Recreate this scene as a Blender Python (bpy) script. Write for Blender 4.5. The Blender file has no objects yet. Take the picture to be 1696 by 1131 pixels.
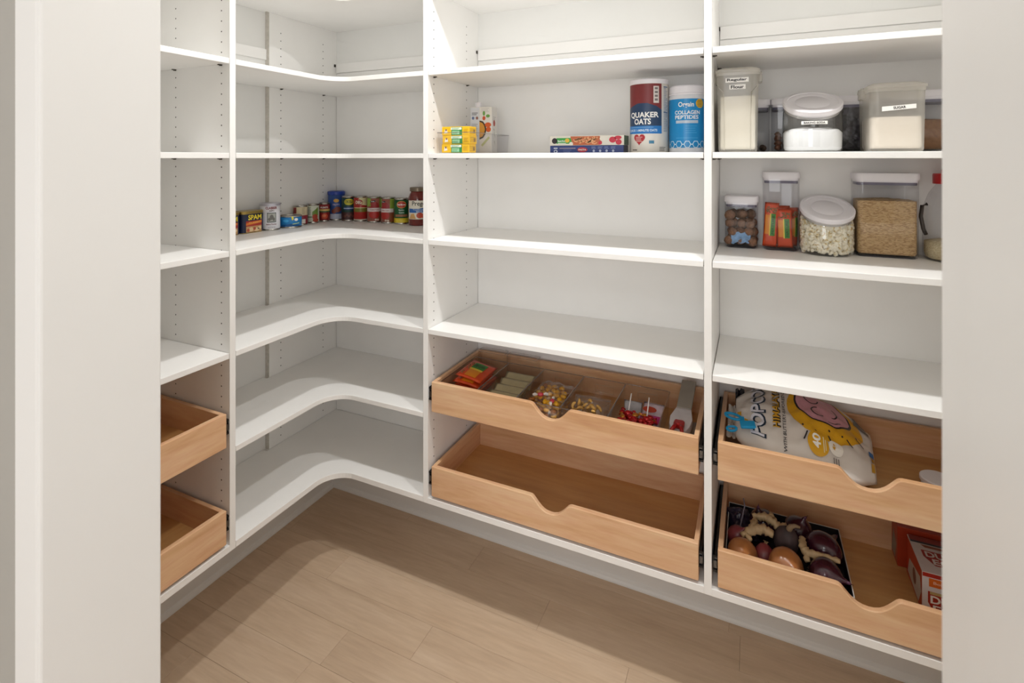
import bpy, bmesh, math, random
from mathutils import Matrix, Vector, noise
random.seed(7)
S = bpy.context.scene
C = S.collection
PI = math.pi
H = 1.534            # eye height above the floor

# ------------------------------------------------------------------ camera, world, exposure
cd = bpy.data.cameras.new('camera'); cam = bpy.data.objects.new('camera', cd); C.objects.link(cam)
cam.location = (0, 0, H); cam.rotation_euler = (PI/2, 0, math.radians(24.63))
cd.sensor_width = 36; cd.lens = 868/1696*36; cd.shift_y = -(565.5-261.6)/1696
cd.clip_start = 0.02
cd.dof.use_dof = True; cd.dof.focus_distance = 1.75; cd.dof.aperture_fstop = 7.0
S.camera = cam
w = bpy.data.worlds.new('world'); S.world = w; w.use_nodes = True
w.node_tree.nodes['Background'].inputs[0].default_value = (1, .95, .88, 1)
w.node_tree.nodes['Background'].inputs[1].default_value = 0.0
S.view_settings.view_transform = 'Standard'; S.view_settings.look = 'None'
S.view_settings.gamma = 1; S.view_settings.use_curve_mapping = False
S.view_settings.exposure = 0.05
S.cycles.transparent_max_bounces = 24
S.cycles.diffuse_bounces = 8; S.cycles.max_bounces = 12
CAN_W = 13.0; HALL_W = 6.0; WIN_W = 38.0
CAN_COL = (1.0, .992, .972); HALL_COL = (1.0, .99, .97); WIN_COL = (.98, .99, 1.0)
CAN_POS = [(-.84, 1.05), (.03, 1.05)]
CEIL = 2.74

# ------------------------------------------------------------------ materials
def lin(c):
    if isinstance(c, str):
        c = tuple(int(c[i:i+2], 16)/255 for i in (0, 2, 4))
    return tuple(x/12.92 if x <= .04045 else ((x+.055)/1.055)**2.4 for x in c) + (1,)
MATS = {}
def mat(name, col, rough=.5, metal=0, spec=.5, noise_amt=0, noise_scale=20, bump=0, bump_scale=200, coat=0):
    if name in MATS: return MATS[name]
    m = bpy.data.materials.new(name); m.use_nodes = True
    nt = m.node_tree; b = nt.nodes['Principled BSDF']
    col = lin(col)
    b.inputs['Base Color'].default_value = col
    b.inputs['Roughness'].default_value = rough
    b.inputs['Metallic'].default_value = metal
    b.inputs['Specular IOR Level'].default_value = spec
    if coat: b.inputs['Coat Weight'].default_value = coat; b.inputs['Coat Roughness'].default_value = .1
    if noise_amt:
        tc = nt.nodes.new('ShaderNodeTexCoord'); n = nt.nodes.new('ShaderNodeTexNoise')
        n.inputs['Scale'].default_value = noise_scale; n.inputs['Detail'].default_value = 5
        nt.links.new(tc.outputs['Object'], n.inputs['Vector'])
        r = nt.nodes.new('ShaderNodeValToRGB')
        r.color_ramp.elements[0].position = .3; r.color_ramp.elements[1].position = .7
        r.color_ramp.elements[0].color = tuple(max(0, x*(1-noise_amt)) for x in col[:3]) + (1,)
        r.color_ramp.elements[1].color = tuple(min(1, x*(1+noise_amt)) for x in col[:3]) + (1,)
        nt.links.new(n.outputs['Fac'], r.inputs['Fac']); nt.links.new(r.outputs['Color'], b.inputs['Base Color'])
    if bump:
        tc = nt.nodes.new('ShaderNodeTexCoord'); n = nt.nodes.new('ShaderNodeTexNoise')
        n.inputs['Scale'].default_value = bump_scale
        nt.links.new(tc.outputs['Object'], n.inputs['Vector'])
        bp = nt.nodes.new('ShaderNodeBump'); bp.inputs['Strength'].default_value = bump; bp.inputs['Distance'].default_value = .002
        nt.links.new(n.outputs['Fac'], bp.inputs['Height']); nt.links.new(bp.outputs['Normal'], b.inputs['Normal'])
    MATS[name] = m
    return m
def clear(name, tint, fac=1.0, milk=0.0, milkcol='e6e2da', rough=.04):
    if name in MATS: return MATS[name]
    m = bpy.data.materials.new(name); m.use_nodes = True; nt = m.node_tree
    nt.nodes.remove(nt.nodes['Principled BSDF']); out = nt.nodes['Material Output']
    tr = nt.nodes.new('ShaderNodeBsdfTransparent'); tr.inputs[0].default_value = tuple(tint) + (1,)
    gl = nt.nodes.new('ShaderNodeBsdfGlossy'); gl.inputs['Roughness'].default_value = rough
    lw = nt.nodes.new('ShaderNodeLayerWeight'); lw.inputs['Blend'].default_value = .5
    pw = nt.nodes.new('ShaderNodeMath'); pw.operation = 'POWER'; pw.inputs[1].default_value = 4
    nt.links.new(lw.outputs['Facing'], pw.inputs[0])
    mu = nt.nodes.new('ShaderNodeMath'); mu.operation = 'MULTIPLY_ADD'; mu.inputs[1].default_value = .45*fac; mu.inputs[2].default_value = .05*fac
    nt.links.new(pw.outputs[0], mu.inputs[0])
    mx = nt.nodes.new('ShaderNodeMixShader'); nt.links.new(mu.outputs[0], mx.inputs[0])
    base = tr.outputs[0]
    if milk:
        df = nt.nodes.new('ShaderNodeBsdfDiffuse'); df.inputs[0].default_value = lin(milkcol)
        tl = nt.nodes.new('ShaderNodeBsdfTranslucent'); tl.inputs[0].default_value = lin(milkcol)
        a = nt.nodes.new('ShaderNodeMixShader'); a.inputs[0].default_value = .5
        nt.links.new(df.outputs[0], a.inputs[1]); nt.links.new(tl.outputs[0], a.inputs[2])
        m2 = nt.nodes.new('ShaderNodeMixShader'); m2.inputs[0].default_value = milk
        nt.links.new(tr.outputs[0], m2.inputs[1]); nt.links.new(a.outputs[0], m2.inputs[2]); base = m2.outputs[0]
    nt.links.new(base, mx.inputs[1]); nt.links.new(gl.outputs[0], mx.inputs[2])
    nt.links.new(mx.outputs[0], out.inputs['Surface'])
    MATS[name] = m
    return m
def wood(name, c0, c1, c2, axis='X', rough=.42, per_object=0.0, scale=1.0, streak=.55):
    if name in MATS: return MATS[name]
    m = bpy.data.materials.new(name); m.use_nodes = True; nt = m.node_tree; b = nt.nodes['Principled BSDF']
    tc = nt.nodes.new('ShaderNodeTexCoord'); oi = nt.nodes.new('ShaderNodeObjectInfo')
    ad = nt.nodes.new('ShaderNodeVectorMath'); ad.operation = 'ADD'
    ml = nt.nodes.new('ShaderNodeVectorMath'); ml.operation = 'SCALE'; ml.inputs['Scale'].default_value = 17.0
    cx = nt.nodes.new('ShaderNodeCombineXYZ')
    for i in range(3): nt.links.new(oi.outputs['Random'], cx.inputs[i])
    nt.links.new(cx.outputs[0], ml.inputs[0]); nt.links.new(tc.outputs['Object'], ad.inputs[0]); nt.links.new(ml.outputs[0], ad.inputs[1])
    mp = nt.nodes.new('ShaderNodeMapping')
    sc = {'X': (1.6, 14, 14), 'Y': (14, 1.6, 14), 'Z': (14, 14, 1.6)}[axis]
    mp.inputs['Scale'].default_value = tuple(x*scale for x in sc)
    nt.links.new(ad.outputs[0], mp.inputs['Vector'])
    n1 = nt.nodes.new('ShaderNodeTexNoise'); n1.inputs['Scale'].default_value = 1.6; n1.inputs['Detail'].default_value = 6; n1.inputs['Distortion'].default_value = .8
    n2 = nt.nodes.new('ShaderNodeTexNoise'); n2.inputs['Scale'].default_value = 9; n2.inputs['Detail'].default_value = 8
    nt.links.new(mp.outputs[0], n1.inputs['Vector']); nt.links.new(mp.outputs[0], n2.inputs['Vector'])
    r = nt.nodes.new('ShaderNodeValToRGB'); e = r.color_ramp.elements
    e[0].position = .28; e[0].color = lin(c0); e[1].position = .72; e[1].color = lin(c2)
    k = e.new(.5); k.color = lin(c1)
    nt.links.new(n1.outputs['Fac'], r.inputs['Fac'])
    mx = nt.nodes.new('ShaderNodeMix'); mx.data_type = 'RGBA'; mx.blend_type = 'OVERLAY'; mx.inputs[0].default_value = streak
    nt.links.new(r.outputs['Color'], mx.inputs[6]); nt.links.new(n2.outputs['Fac'], mx.inputs[7])
    last = mx.outputs[2]
    if per_object:
        hs = nt.nodes.new('ShaderNodeHueSaturation'); mr = nt.nodes.new('ShaderNodeMapRange')
        mr.inputs['To Min'].default_value = 1-per_object; mr.inputs['To Max'].default_value = 1+per_object
        nt.links.new(oi.outputs['Random'], mr.inputs['Value']); nt.links.new(mr.outputs[0], hs.inputs['Value'])
        nt.links.new(last, hs.inputs['Color']); last = hs.outputs[0]
    nt.links.new(last, b.inputs['Base Color']); b.inputs['Roughness'].default_value = rough
    bp = nt.nodes.new('ShaderNodeBump'); bp.inputs['Strength'].default_value = .06; bp.inputs['Distance'].default_value = .001
    nt.links.new(n2.outputs['Fac'], bp.inputs['Height']); nt.links.new(bp.outputs['Normal'], b.inputs['Normal'])
    MATS[name] = m
    return m
def emit(name, col, strength):
    m = bpy.data.materials.new(name); m.use_nodes = True; nt = m.node_tree
    nt.nodes.remove(nt.nodes['Principled BSDF']); e = nt.nodes.new('ShaderNodeEmission')
    e.inputs[0].default_value = tuple(col) + (1,); e.inputs[1].default_value = strength
    nt.links.new(e.outputs[0], nt.nodes['Material Output'].inputs['Surface'])
    return m

M_WALL = mat('wall paint', 'ebebe9', .7, noise_amt=.015, noise_scale=6, bump=.05, bump_scale=300)
M_TRIM = mat('trim paint', 'dedddb', .4, noise_amt=.01, noise_scale=4)
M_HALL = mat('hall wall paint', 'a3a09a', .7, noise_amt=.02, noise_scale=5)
M_MEL = mat('white melamine', 'f2f1ef', .42, noise_amt=.012, noise_scale=9, bump=.03, bump_scale=900)
M_CEIL = mat('ceiling paint', 'eeeeec', .8, noise_amt=.01)
M_MAPLE = wood('maple', 'd0a176', 'dcb18a', 'e3bd98', 'X', .4, .03, .8, .28)
M_MAPLEY = wood('maple along depth', 'd0a176', 'dcb18a', 'e3bd98', 'Y', .4, .03, .8, .28)
M_BIRCH = wood('birch ply', 'bc8a52', 'c8975e', 'd0a46c', 'X', .38, .02, .5, .22)
M_OAK = wood('oak plank', 'baa188', 'c3ab92', 'cab39b', 'X', .45, .04, .8, .18)
M_DARK = mat('dark void', '14110f', .8, noise_amt=.2)
M_PIN = mat('shelf pin', '4a463f', .4, .6, noise_amt=.1)
M_STEEL = mat('slide steel', '6f6f70', .3, 1, noise_amt=.1)
M_BLK = mat('slide black', '1b1a1a', .4, .4, noise_amt=.1)
M_TIN = mat('tin', 'b8b5ae', .25, 1, noise_amt=.05)
M_GOLD = mat('gold tin', 'b8a05c', .28, .9, noise_amt=.06)
M_CLEAR = clear('clear plastic', (.94, .94, .95), 1.0)
M_GLASS = clear('jar glass', (.94, .945, .94), 2.2)
M_SMOKE = clear('clear bin plastic', (.95, .945, .945), 1.8, .03, 'd8d2ca')
M_RIM = clear('clear rim plastic', (.72, .70, .70), 2.5, .12, 'b8b0aa')
M_FROST = clear('frosted plastic', (.94, .935, .92), .8, .34, 'f0ede6', .2)
M_FILM = clear('bag film', (.96, .96, .97), 2.2, .05, 'e4e2e4', .12)
def P(hexcol, rough=.4):        # printed ink
    return mat('ink ' + hexcol, hexcol, rough, noise_amt=.02, noise_scale=60)
WHITE, BLACK = P('f2f0ec'), P('16161a')
M_LID = mat('white lid plastic', 'e9e6ea', .35, noise_amt=.01)

# ------------------------------------------------------------------ mesh helpers
def link_obj(name, me, m, parent=None, world=False, smooth=False):
    if smooth:
        me.polygons.foreach_set('use_smooth', [True]*len(me.polygons))
    o = bpy.data.objects.new(name, me); C.objects.link(o)
    if m: me.materials.append(m)
    if parent:
        o.parent = parent
        if world: o.matrix_parent_inverse = Matrix.Translation(-Vector(parent['_base']))
    return o
def obj(name, bm, m, parent=None, world=False, smooth=False, bevel=0, autos=False):
    bmesh.ops.recalc_face_normals(bm, faces=bm.faces)
    me = bpy.data.meshes.new(name); bm.to_mesh(me); bm.free()
    o = link_obj(name, me, m, parent, world, smooth)
    if autos:
        for p in me.polygons: p.use_smooth = True
        try: me.set_sharp_from_angle(angle=math.radians(38))
        except Exception: pass
    if bevel:
        md = o.modifiers.new('bevel', 'BEVEL'); md.width = bevel; md.segments = 2; md.limit_method = 'ANGLE'; md.angle_limit = math.radians(40)
    return o
def tag(o, label=None, cat=None, group=None, kind=None):
    if label: o['label'] = label
    if cat: o['category'] = cat
    if group: o['group'] = group
    if kind: o['kind'] = kind
    return o
def thing(name, label, cat, loc=(0, 0, 0), rz=0, group=None):
    o = bpy.data.objects.new(name, None); C.objects.link(o); o.empty_display_size = .02
    o.location = loc; o.rotation_euler = (0, 0, rz); o['_base'] = tuple(loc)
    return tag(o, label, cat, group)
def box(x0, x1, y0, y1, z0, z1, bm=None):
    bm = bm or bmesh.new()
    v = [bm.verts.new(p) for p in ((x0,y0,z0),(x1,y0,z0),(x1,y1,z0),(x0,y1,z0),(x0,y0,z1),(x1,y0,z1),(x1,y1,z1),(x0,y1,z1))]
    for f in ((0,3,2,1),(4,5,6,7),(0,1,5,4),(1,2,6,5),(2,3,7,6),(3,0,4,7)): bm.faces.new([v[i] for i in f])
    return bm
def prism(pts, z0, z1, axis='z', bm=None):
    """outline pts extruded; axis z: pts=(x,y); y: pts=(x,z); x: pts=(y,z)"""
    bm = bm or bmesh.new()
    def p3(a, b, t): return {'z': (a, b, t), 'y': (a, t, b), 'x': (t, a, b)}[axis]
    lo = [bm.verts.new(p3(a, b, z0)) for a, b in pts]; hi = [bm.verts.new(p3(a, b, z1)) for a, b in pts]
    n = len(pts)
    bm.faces.new(lo[::-1]); bm.faces.new(hi)
    for i in range(n): bm.faces.new((lo[i], lo[(i+1) % n], hi[(i+1) % n], hi[i]))
    return bm
def lathe(prof, seg=32, bm=None, sx=1, sy=1, off=(0, 0, 0), cap=True):
    bm = bm or bmesh.new(); rings = []
    for r, z in prof:
        if r < 1e-6: rings.append([bm.verts.new((off[0], off[1], off[2]+z))])
        else: rings.append([bm.verts.new((off[0]+sx*r*math.cos(2*PI*i/seg), off[1]+sy*r*math.sin(2*PI*i/seg), off[2]+z)) for i in range(seg)])
    for a, b in zip(rings[:-1], rings[1:]):
        for i in range(seg):
            j = (i+1) % seg
            if len(a) == 1 and len(b) == 1: continue
            if len(a) == 1: bm.faces.new((a[0], b[j], b[i]))
            elif len(b) == 1: bm.faces.new((a[i], a[j], b[0]))
            else: bm.faces.new((a[i], a[j], b[j], b[i]))
    return bm
def rrect(w, d, r, n=5, cx=0, cy=0):
    pts = []
    for qx, qy, a0 in ((1, 1, 0), (-1, 1, 90), (-1, -1, 180), (1, -1, 270)):
        for k in range(n+1):
            a = math.radians(a0+90*k/n)
            pts.append((cx+qx*(w/2-r)+r*math.cos(a), cy+qy*(d/2-r)+r*math.sin(a)))
    return pts
def loft(sections, bm=None, cap0=True, cap1=True):
    """sections: list of point lists [(x,y,z)...] of equal length"""
    bm = bm or bmesh.new()
    R = [[bm.verts.new(p) for p in s] for s in sections]; n = len(R[0])
    for a, b in zip(R[:-1], R[1:]):
        for i in range(n): bm.faces.new((a[i], a[(i+1) % n], b[(i+1) % n], b[i]))
    if cap0: bm.faces.new(R[0][::-1])
    if cap1: bm.faces.new(R[-1])
    return bm
def rbox(w, d, h, r, z0=0, n=5, e=.002, taper=1.0, bm=None, cap1=True, cx=0, cy=0):
    """rounded box with eased bottom and top edges"""
    def sec(k, z, s): return [(cx+(x-cx)*s, cy+(y-cy)*s, z) for x, y in rrect(w-2*k, d-2*k, max(r-k, .001), n, cx, cy)]
    return loft([sec(e, z0, taper), sec(0, z0+e, taper), sec(0, z0+h-e, 1), sec(e, z0+h, 1)], bm, True, cap1)
def tube(path, rad, seg=8, bm=None, closed=False):
    bm = bm or bmesh.new(); rings = []
    pts = [Vector(p) for p in path]; n = len(pts)
    for i, p in enumerate(pts):
        t = (pts[min(i+1, n-1)]-pts[max(i-1, 0)]).normalized()
        u = t.cross(Vector((0, 0, 1)) if abs(t.z) < .9 else Vector((1, 0, 0))).normalized(); v = t.cross(u)
        r = rad[i] if isinstance(rad, (list, tuple)) else rad
        rings.append([bm.verts.new(p+u*r*math.cos(2*PI*k/seg)+v*r*math.sin(2*PI*k/seg)) for k in range(seg)])
    for a, b in zip(rings[:-1], rings[1:]):
        for k in range(seg): bm.faces.new((a[k], a[(k+1) % seg], b[(k+1) % seg], b[k]))
    bm.faces.new(rings[0][::-1]); bm.faces.new(rings[-1])
    return bm
def blob(r, sub=3, amp=.0, freq=3.0, seed=0, scale=(1, 1, 1), off=(0, 0, 0), bm=None):
    b2 = bmesh.new(); bmesh.ops.create_icosphere(b2, subdivisions=sub, radius=1)
    for v in b2.verts:
        n = noise.noise(v.co*freq+Vector((seed*3.1, seed*1.7, 0)))
        v.co = v.co*(1+amp*n)
        v.co = Vector((v.co.x*r*scale[0]+off[0], v.co.y*r*scale[1]+off[1], v.co.z*r*scale[2]+off[2]))
    if bm is None: return b2
    me = bpy.data.meshes.new('tmp'); b2.to_mesh(me); b2.free(); bm.from_mesh(me); bpy.data.meshes.remove(me)
    return bm
def xform(bm, M):
    bmesh.ops.transform(bm, matrix=M, verts=bm.verts); return bm

# ---- flat print: 2D shapes mapped on to faces and cylinders
def s_rect(x0, y0, x1, y1, n=1):
    vs, fs = [], []
    for i in range(n+1):
        x = x0+(x1-x0)*i/n; vs += [(x, y0), (x, y1)]
    for i in range(n): fs.append((2*i, 2*i+2, 2*i+3, 2*i+1))
    return vs, fs
def s_ell(cx, cy, rx, ry, n=24):
    vs = [(cx, cy)]; fs = []
    for k in (.5, 1):
        vs += [(cx+k*rx*math.cos(2*PI*i/n), cy+k*ry*math.sin(2*PI*i/n)) for i in range(n)]
    for i in range(n):
        j = (i+1) % n
        fs.append((0, 1+i, 1+j)); fs.append((1+i, 1+n+i, 1+n+j, 1+j))
    return vs, fs
def s_poly(pts): return list(pts), [tuple(range(len(pts)))]
def s_heart(cx, cy, sz):
    pts = []
    for i in range(28):
        t = 2*PI*i/28
        pts.append((cx+sz*16*math.sin(t)**3/16, cy+sz*(13*math.cos(t)-5*math.cos(2*t)-2*math.cos(3*t)-math.cos(4*t))/16))
    return s_poly(pts)
def s_line(pts, w):
    vs, fs = [], []
    for i, (x, y) in enumerate(pts):
        x0, y0 = pts[max(i-1, 0)]; x1, y1 = pts[min(i+1, len(pts)-1)]
        l = math.hypot(x1-x0, y1-y0) or 1; nx, ny = -(y1-y0)/l*w/2, (x1-x0)/l*w/2
        vs += [(x+nx, y+ny), (x-nx, y-ny)]
    for i in range(len(pts)-1): fs.append((2*i, 2*i+1, 2*i+3, 2*i+2))
    return vs, fs
def dense(sh, n=2, lim=.035):
    # subdivide so that print follows the film
    b2 = bmesh.new(); vv = [b2.verts.new((a, b, 0)) for a, b in sh[0]]
    for f in sh[1]:
        try: b2.faces.new([vv[i] for i in f])
        except ValueError: pass
    bmesh.ops.triangulate(b2, faces=b2.faces)
    for _ in range(n):
        ed = [e for e in b2.edges if e.calc_length() > lim]
        if ed: bmesh.ops.subdivide_edges(b2, edges=ed, cuts=1); bmesh.ops.triangulate(b2, faces=b2.faces)
    b2.verts.index_update()
    out = [(v.co.x, v.co.y) for v in b2.verts], [tuple(v.index for v in f.verts) for f in b2.faces]
    b2.free(); return out
TXT = {}
def s_text(body, cx, cy, w, h, bold=0.0, rot=0, shear=0):
    key = (body, bold, shear)
    if key not in TXT:
        cu = bpy.data.curves.new('t', 'FONT'); cu.body = body; cu.size = 1; cu.offset = bold; cu.resolution_u = 3; cu.shear = shear
        o = bpy.data.objects.new('t', cu); me = bpy.data.meshes.new_from_object(o)
        vs = [(v.co.x, v.co.y) for v in me.vertices]; fs = [tuple(p.vertices) for p in me.polygons]
        bpy.data.objects.remove(o); bpy.data.curves.remove(cu); bpy.data.meshes.remove(me)
        TXT[key] = (vs, fs)
    vs, fs = TXT[key]
    x0 = min(v[0] for v in vs); x1 = max(v[0] for v in vs); y0 = min(v[1] for v in vs); y1 = max(v[1] for v in vs)
    out = []; c, s = math.cos(rot), math.sin(rot)
    for x, y in vs:
        a = (x-(x0+x1)/2)/(x1-x0)*w; b = (y-(y0+y1)/2)/(y1-y0)*h
        out.append((cx+a*c-b*s, cy+a*s+b*c))
    return out, fs
def join(*shapes):
    vs, fs = [], []
    for v, f in shapes:
        k = len(vs); vs += v; fs += [tuple(i+k for i in q) for q in f]
    return vs, fs
def on_cyl(R, A, z=0, sx=1, sy=1):
    def f(s, t, o): a = A+s/R; return (sx*(R+o)*math.cos(a), sy*(R+o)*math.sin(a), z+t)
    f.curved = True
    return f
def on_face(org, nrm, up=(0, 0, 1)):
    n = Vector(nrm).normalized(); u = Vector(up).normalized(); r = u.cross(n); O = Vector(org)
    def f(s, t, o): return tuple(O+r*s+u*t+n*o)
    return f
def prnt(name, shape, mapf, m, parent, layer=1, step=.00025):
    if getattr(mapf, 'curved', False) and any(len(f) > 4 or max(shape[0][i][0] for i in f)-min(shape[0][i][0] for i in f) > .012 for f in shape[1]):
        shape = dense(shape, 5, .008)
    vs, fs = shape
    me = bpy.data.meshes.new(name); me.from_pydata([mapf(s, t, layer*step) for s, t in vs], [], fs); me.update()
    o = link_obj(name, me, m, parent)
    return o
def s_lines(x0, x1, y0, n, dy, th, jit=.25, seed=1):
    rr = random.Random(seed)
    return join(*[s_rect(x0, y0-i*dy-th/2, x1-(x1-x0)*jit*rr.random(), y0-i*dy+th/2, 3) for i in range(n)])
def facing(x, y): return math.atan2(-y, -x)

# ------------------------------------------------------------------ room shell
XL, YB, XR = -1.797, 1.898, .70       # wall faces
YI, YO = .46, .324                    # door wall: pantry side, hall side
JL, JR = -.751, .121                  # jamb faces of the doorway
XF, YF = -1.444, 1.53                 # front planes of the left and back runs
floor = obj('floor', box(-2.0, 2.5, -2.3, 2.0, -.06, -.014), mat('subfloor', '7a6650', .8, noise_amt=.1)); tag(floor, 'pale oak plank floor of the pantry', 'floor', kind='structure')
floor['_base'] = (0, 0, 0)
pm = {}
k = -27
while True:
    y0 = 1.2+.127*k; y1 = y0+.127
    k += 1
    if y0 > 1.9: break
    if y1 < -2.2: continue
    cuts = [-1.98]; rr = random.Random(k*13+5)
    if k == 1: cuts += [-1.19, .05]
    else:
        x = -1.98+rr.uniform(.2, 1.1)
        xe = 2.45 if y0 < .3 else .95
        while x < xe-.08:
            cuts.append(x); x += rr.uniform(.75, 1.35)
    cuts.append(2.48 if y0 < .3 else .98)
    for a, b in zip(cuts[:-1], cuts[1:]):
        if b-a < .05: continue
        bm = box(0, b-a-.0005, 0, min(y1, 1.97)-y0-.0005, -.014, 0)
        p = obj('plank', bm, M_OAK, floor); p.location = (a, y0, 0)
        md = p.modifiers.new('b', 'BEVEL'); md.width = .0005; md.segments = 1
def struct(name, bm, m, label, cat, bevel=0):
    o = obj(name, bm, m, bevel=bevel); return tag(o, label, cat, kind='structure')
struct('wall_back', box(-2.0, 1.0, YB, 2.0, 0, CEIL), M_WALL, 'white back wall behind the shelving', 'wall')
struct('wall_left', box(-2.0, XL, YO, YB, 0, CEIL), M_WALL, 'white left wall behind the left shelving', 'wall')
struct('wall_right', box(XR, 1.0, YO, YB, 0, CEIL), M_WALL, 'white right wall of the pantry', 'wall')
HEAD = 2.06
YW = YO+.022
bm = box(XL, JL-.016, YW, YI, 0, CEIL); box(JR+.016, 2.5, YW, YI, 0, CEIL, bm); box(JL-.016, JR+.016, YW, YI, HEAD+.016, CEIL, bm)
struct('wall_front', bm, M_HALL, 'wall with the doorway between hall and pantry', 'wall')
struct('ceiling', box(-2.0, 2.5, -2.3, 2.0, CEIL, CEIL+.08), M_CEIL, 'white ceiling over pantry and hall', 'ceiling')
struct('wall_hall_back', box(-2.0, 2.5, -2.3, -2.2, 0, CEIL), M_WALL, 'far hall wall behind the camera', 'wall')
struct('wall_hall_left', box(-2.0, -1.9, -2.2, YO, 0, CEIL), M_WALL, 'left hall wall', 'wall')
struct('wall_hall_right', box(2.4, 2.5, -2.2, YO, 0, CEIL), M_WALL, 'right hall wall', 'wall')
# baseboards with a shoe moulding
def bb(pts_run, name, label):
    struct(name, pts_run, M_TRIM, label, 'baseboard')
prof = [(0, 0), (.026, 0), (.026, .006), (.023, .014), (.016, .019), (.015, .020), (.015, .115), (.011, .128), (.006, .135), (0, .14)]
bb(prism([(YB-a, b) for a, b in prof], XL+.015, XR, 'x'), 'baseboard_back', 'white baseboard along the back wall under the shelving')
bb(prism([(XL+a, b) for a, b in prof], YI, YB-.0, 'y'), 'baseboard_left', 'white baseboard along the left wall under the shelving')
# door jambs, stop and hall casing
bm = box(JL-.016, JL, YO, YI+.002, 0, HEAD)
tag(obj('trim_1', bm, M_TRIM, bevel=.003), 'white left door jamb board', 'door jamb', kind='structure')
bm = box(JR, JR+.016, YO, YI+.002, 0, HEAD)
tag(obj('trim_2', bm, M_TRIM, bevel=.002), 'white right door jamb', 'door jamb', kind='structure')
bm = box(JL-.016, JR+.016, YO, YI+.002, HEAD, HEAD+.016)
tag(obj('trim_3', bm, M_TRIM, bevel=.002), 'white head jamb over the doorway', 'door jamb', kind='structure')
bm = box(JR-.0035, JR, YO-.004, .4005, 0, HEAD)
tag(obj('trim_4', bm, M_TRIM, bevel=.0012), 'white door stop on the right jamb', 'door stop', kind='structure')
tag(obj('trim_5', box(JL-.0565, JL-.004, YO-.001, YW, 0, HEAD+.06), M_TRIM, bevel=.004), 'white left door casing on the hall side', 'door casing', kind='structure')
tag(obj('trim_6', box(JR+.004, JR+.0565, YO-.001, YW, 0, HEAD+.06), M_TRIM, bevel=.004), 'white right door casing on the hall side', 'door casing', kind='structure')
# ------------------------------------------------------------------ lamps
for i, (x, y) in enumerate(CAN_POS):
    t = thing('recessed_light', ['white recessed ceiling downlight nearer the left shelving', 'white recessed ceiling downlight nearer the right wall'][i], 'ceiling light', (x, y, CEIL-.012), group='pantry downlights')
    obj('trim_ring', lathe([(.055, .012), (.057, .002), (.075, 0), (.082, .004), (.083, .012)], 40), M_TRIM, t, smooth=True)
    obj('lens', lathe([(0, .010), (.056, .010)], 40), emit('downlight glow', CAN_COL, 6), t)
    l = bpy.data.lights.new('downlight', 'AREA'); l.shape = 'DISK'; l.size = .10; l.energy = CAN_W; l.color = CAN_COL
    lo = bpy.data.objects.new('downlight_bulb', l); C.objects.link(lo); lo.parent = t; lo.location = (0, 0, -.002)
t = thing('hall_fill_light', 'added round white flush ceiling light in the unseen hall, for fill', 'ceiling light', (-.2, -1.1, CEIL-.07))  # added out of view as fill for the jambs and shelf fronts
obj('shade', lathe([(0, 0), (.12, .004), (.155, .022), (.165, .07)], 40), emit('hall fill lamp glow', HALL_COL, 4), t, smooth=True)
l = bpy.data.lights.new('hall fill lamp', 'AREA'); l.shape = 'DISK'; l.size = .33; l.energy = HALL_W; l.color = HALL_COL
lo = bpy.data.objects.new('hall_fill_bulb', l); C.objects.link(lo); lo.parent = t; lo.location = (0, 0, -.004)

# unseen hall window, added and widened to give soft front light on the shelves
WX0, WX1, WZ0, WZ1 = -.95, 2.15, .85, 2.25
t = thing('added_window_1', 'added white framed hall window behind the camera, for soft front light', 'window', ((WX0+WX1)/2, -2.19, WZ0)); t['kind'] = 'structure'
for a, b, c_, d_ in ((WX0-.05, WX0, WZ0-.05, WZ1+.05), (WX1, WX1+.05, WZ0-.05, WZ1+.05), (WX0, WX1, WZ0-.05, WZ0), (WX0, WX1, WZ1, WZ1+.05), ((WX0+WX1)/2-.02, (WX0+WX1)/2+.02, WZ0, WZ1)):
    obj('window_frame', box(a, b, -2.2, -2.165, c_, d_), M_TRIM, t, world=True, bevel=.002)
for a, b in ((WX0, (WX0+WX1)/2-.02), ((WX0+WX1)/2+.02, WX1)):
    obj('window_pane', box(a, b, -2.198, -2.192, WZ0, WZ1), emit('window fill glow', WIN_COL, 1.0), t, world=True)
l = bpy.data.lights.new('window fill glow', 'AREA'); l.shape = 'RECTANGLE'; l.size = WX1-WX0; l.size_y = WZ1-WZ0; l.energy = WIN_W; l.color = WIN_COL
lo = bpy.data.objects.new('window_fill_light', l); C.objects.link(lo); lo.parent = t; lo.location = (0, .04, (WZ1-WZ0)/2); lo.rotation_euler = (PI/2, 0, 0)

# ------------------------------------------------------------------ shelving frames
ZA, ZB, ZC, ZD, ZE, ZF = (H+z for z in (.2867, -.0010, -.3003, -.6103, -1.198, .589))   # undersides
TH = .017; TE = .020
ZTOP = ZF+TH
P1 = (1.091, 1.111); P2 = (-1.042, -1.0225); P3 = (-.1205, -.1010); P4 = (.621, .640); P0 = (.468, .487)
QX = -1.7765
def holes(parent, pts_list, nrm):
    bm = bmesh.new(); n = Vector(nrm)
    u = n.cross(Vector((0, 0, 1))); v = Vector((0, 0, 1))
    for p in pts_list:
        p = Vector(p)+n*.0004
        vs = [bm.verts.new(p+u*.0024*math.cos(2*PI*i/8)+v*.0024*math.sin(2*PI*i/8)) for i in range(8)]
        bm.faces.new(vs)
    o = obj('pin_holes', bm, M_DARK, parent, world=True); o['kind'] = 'stuff'
    return o
HZ = [ZE+.05+.032*i for i in range(int((ZTOP-ZE-.09)/.032))]
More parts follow.
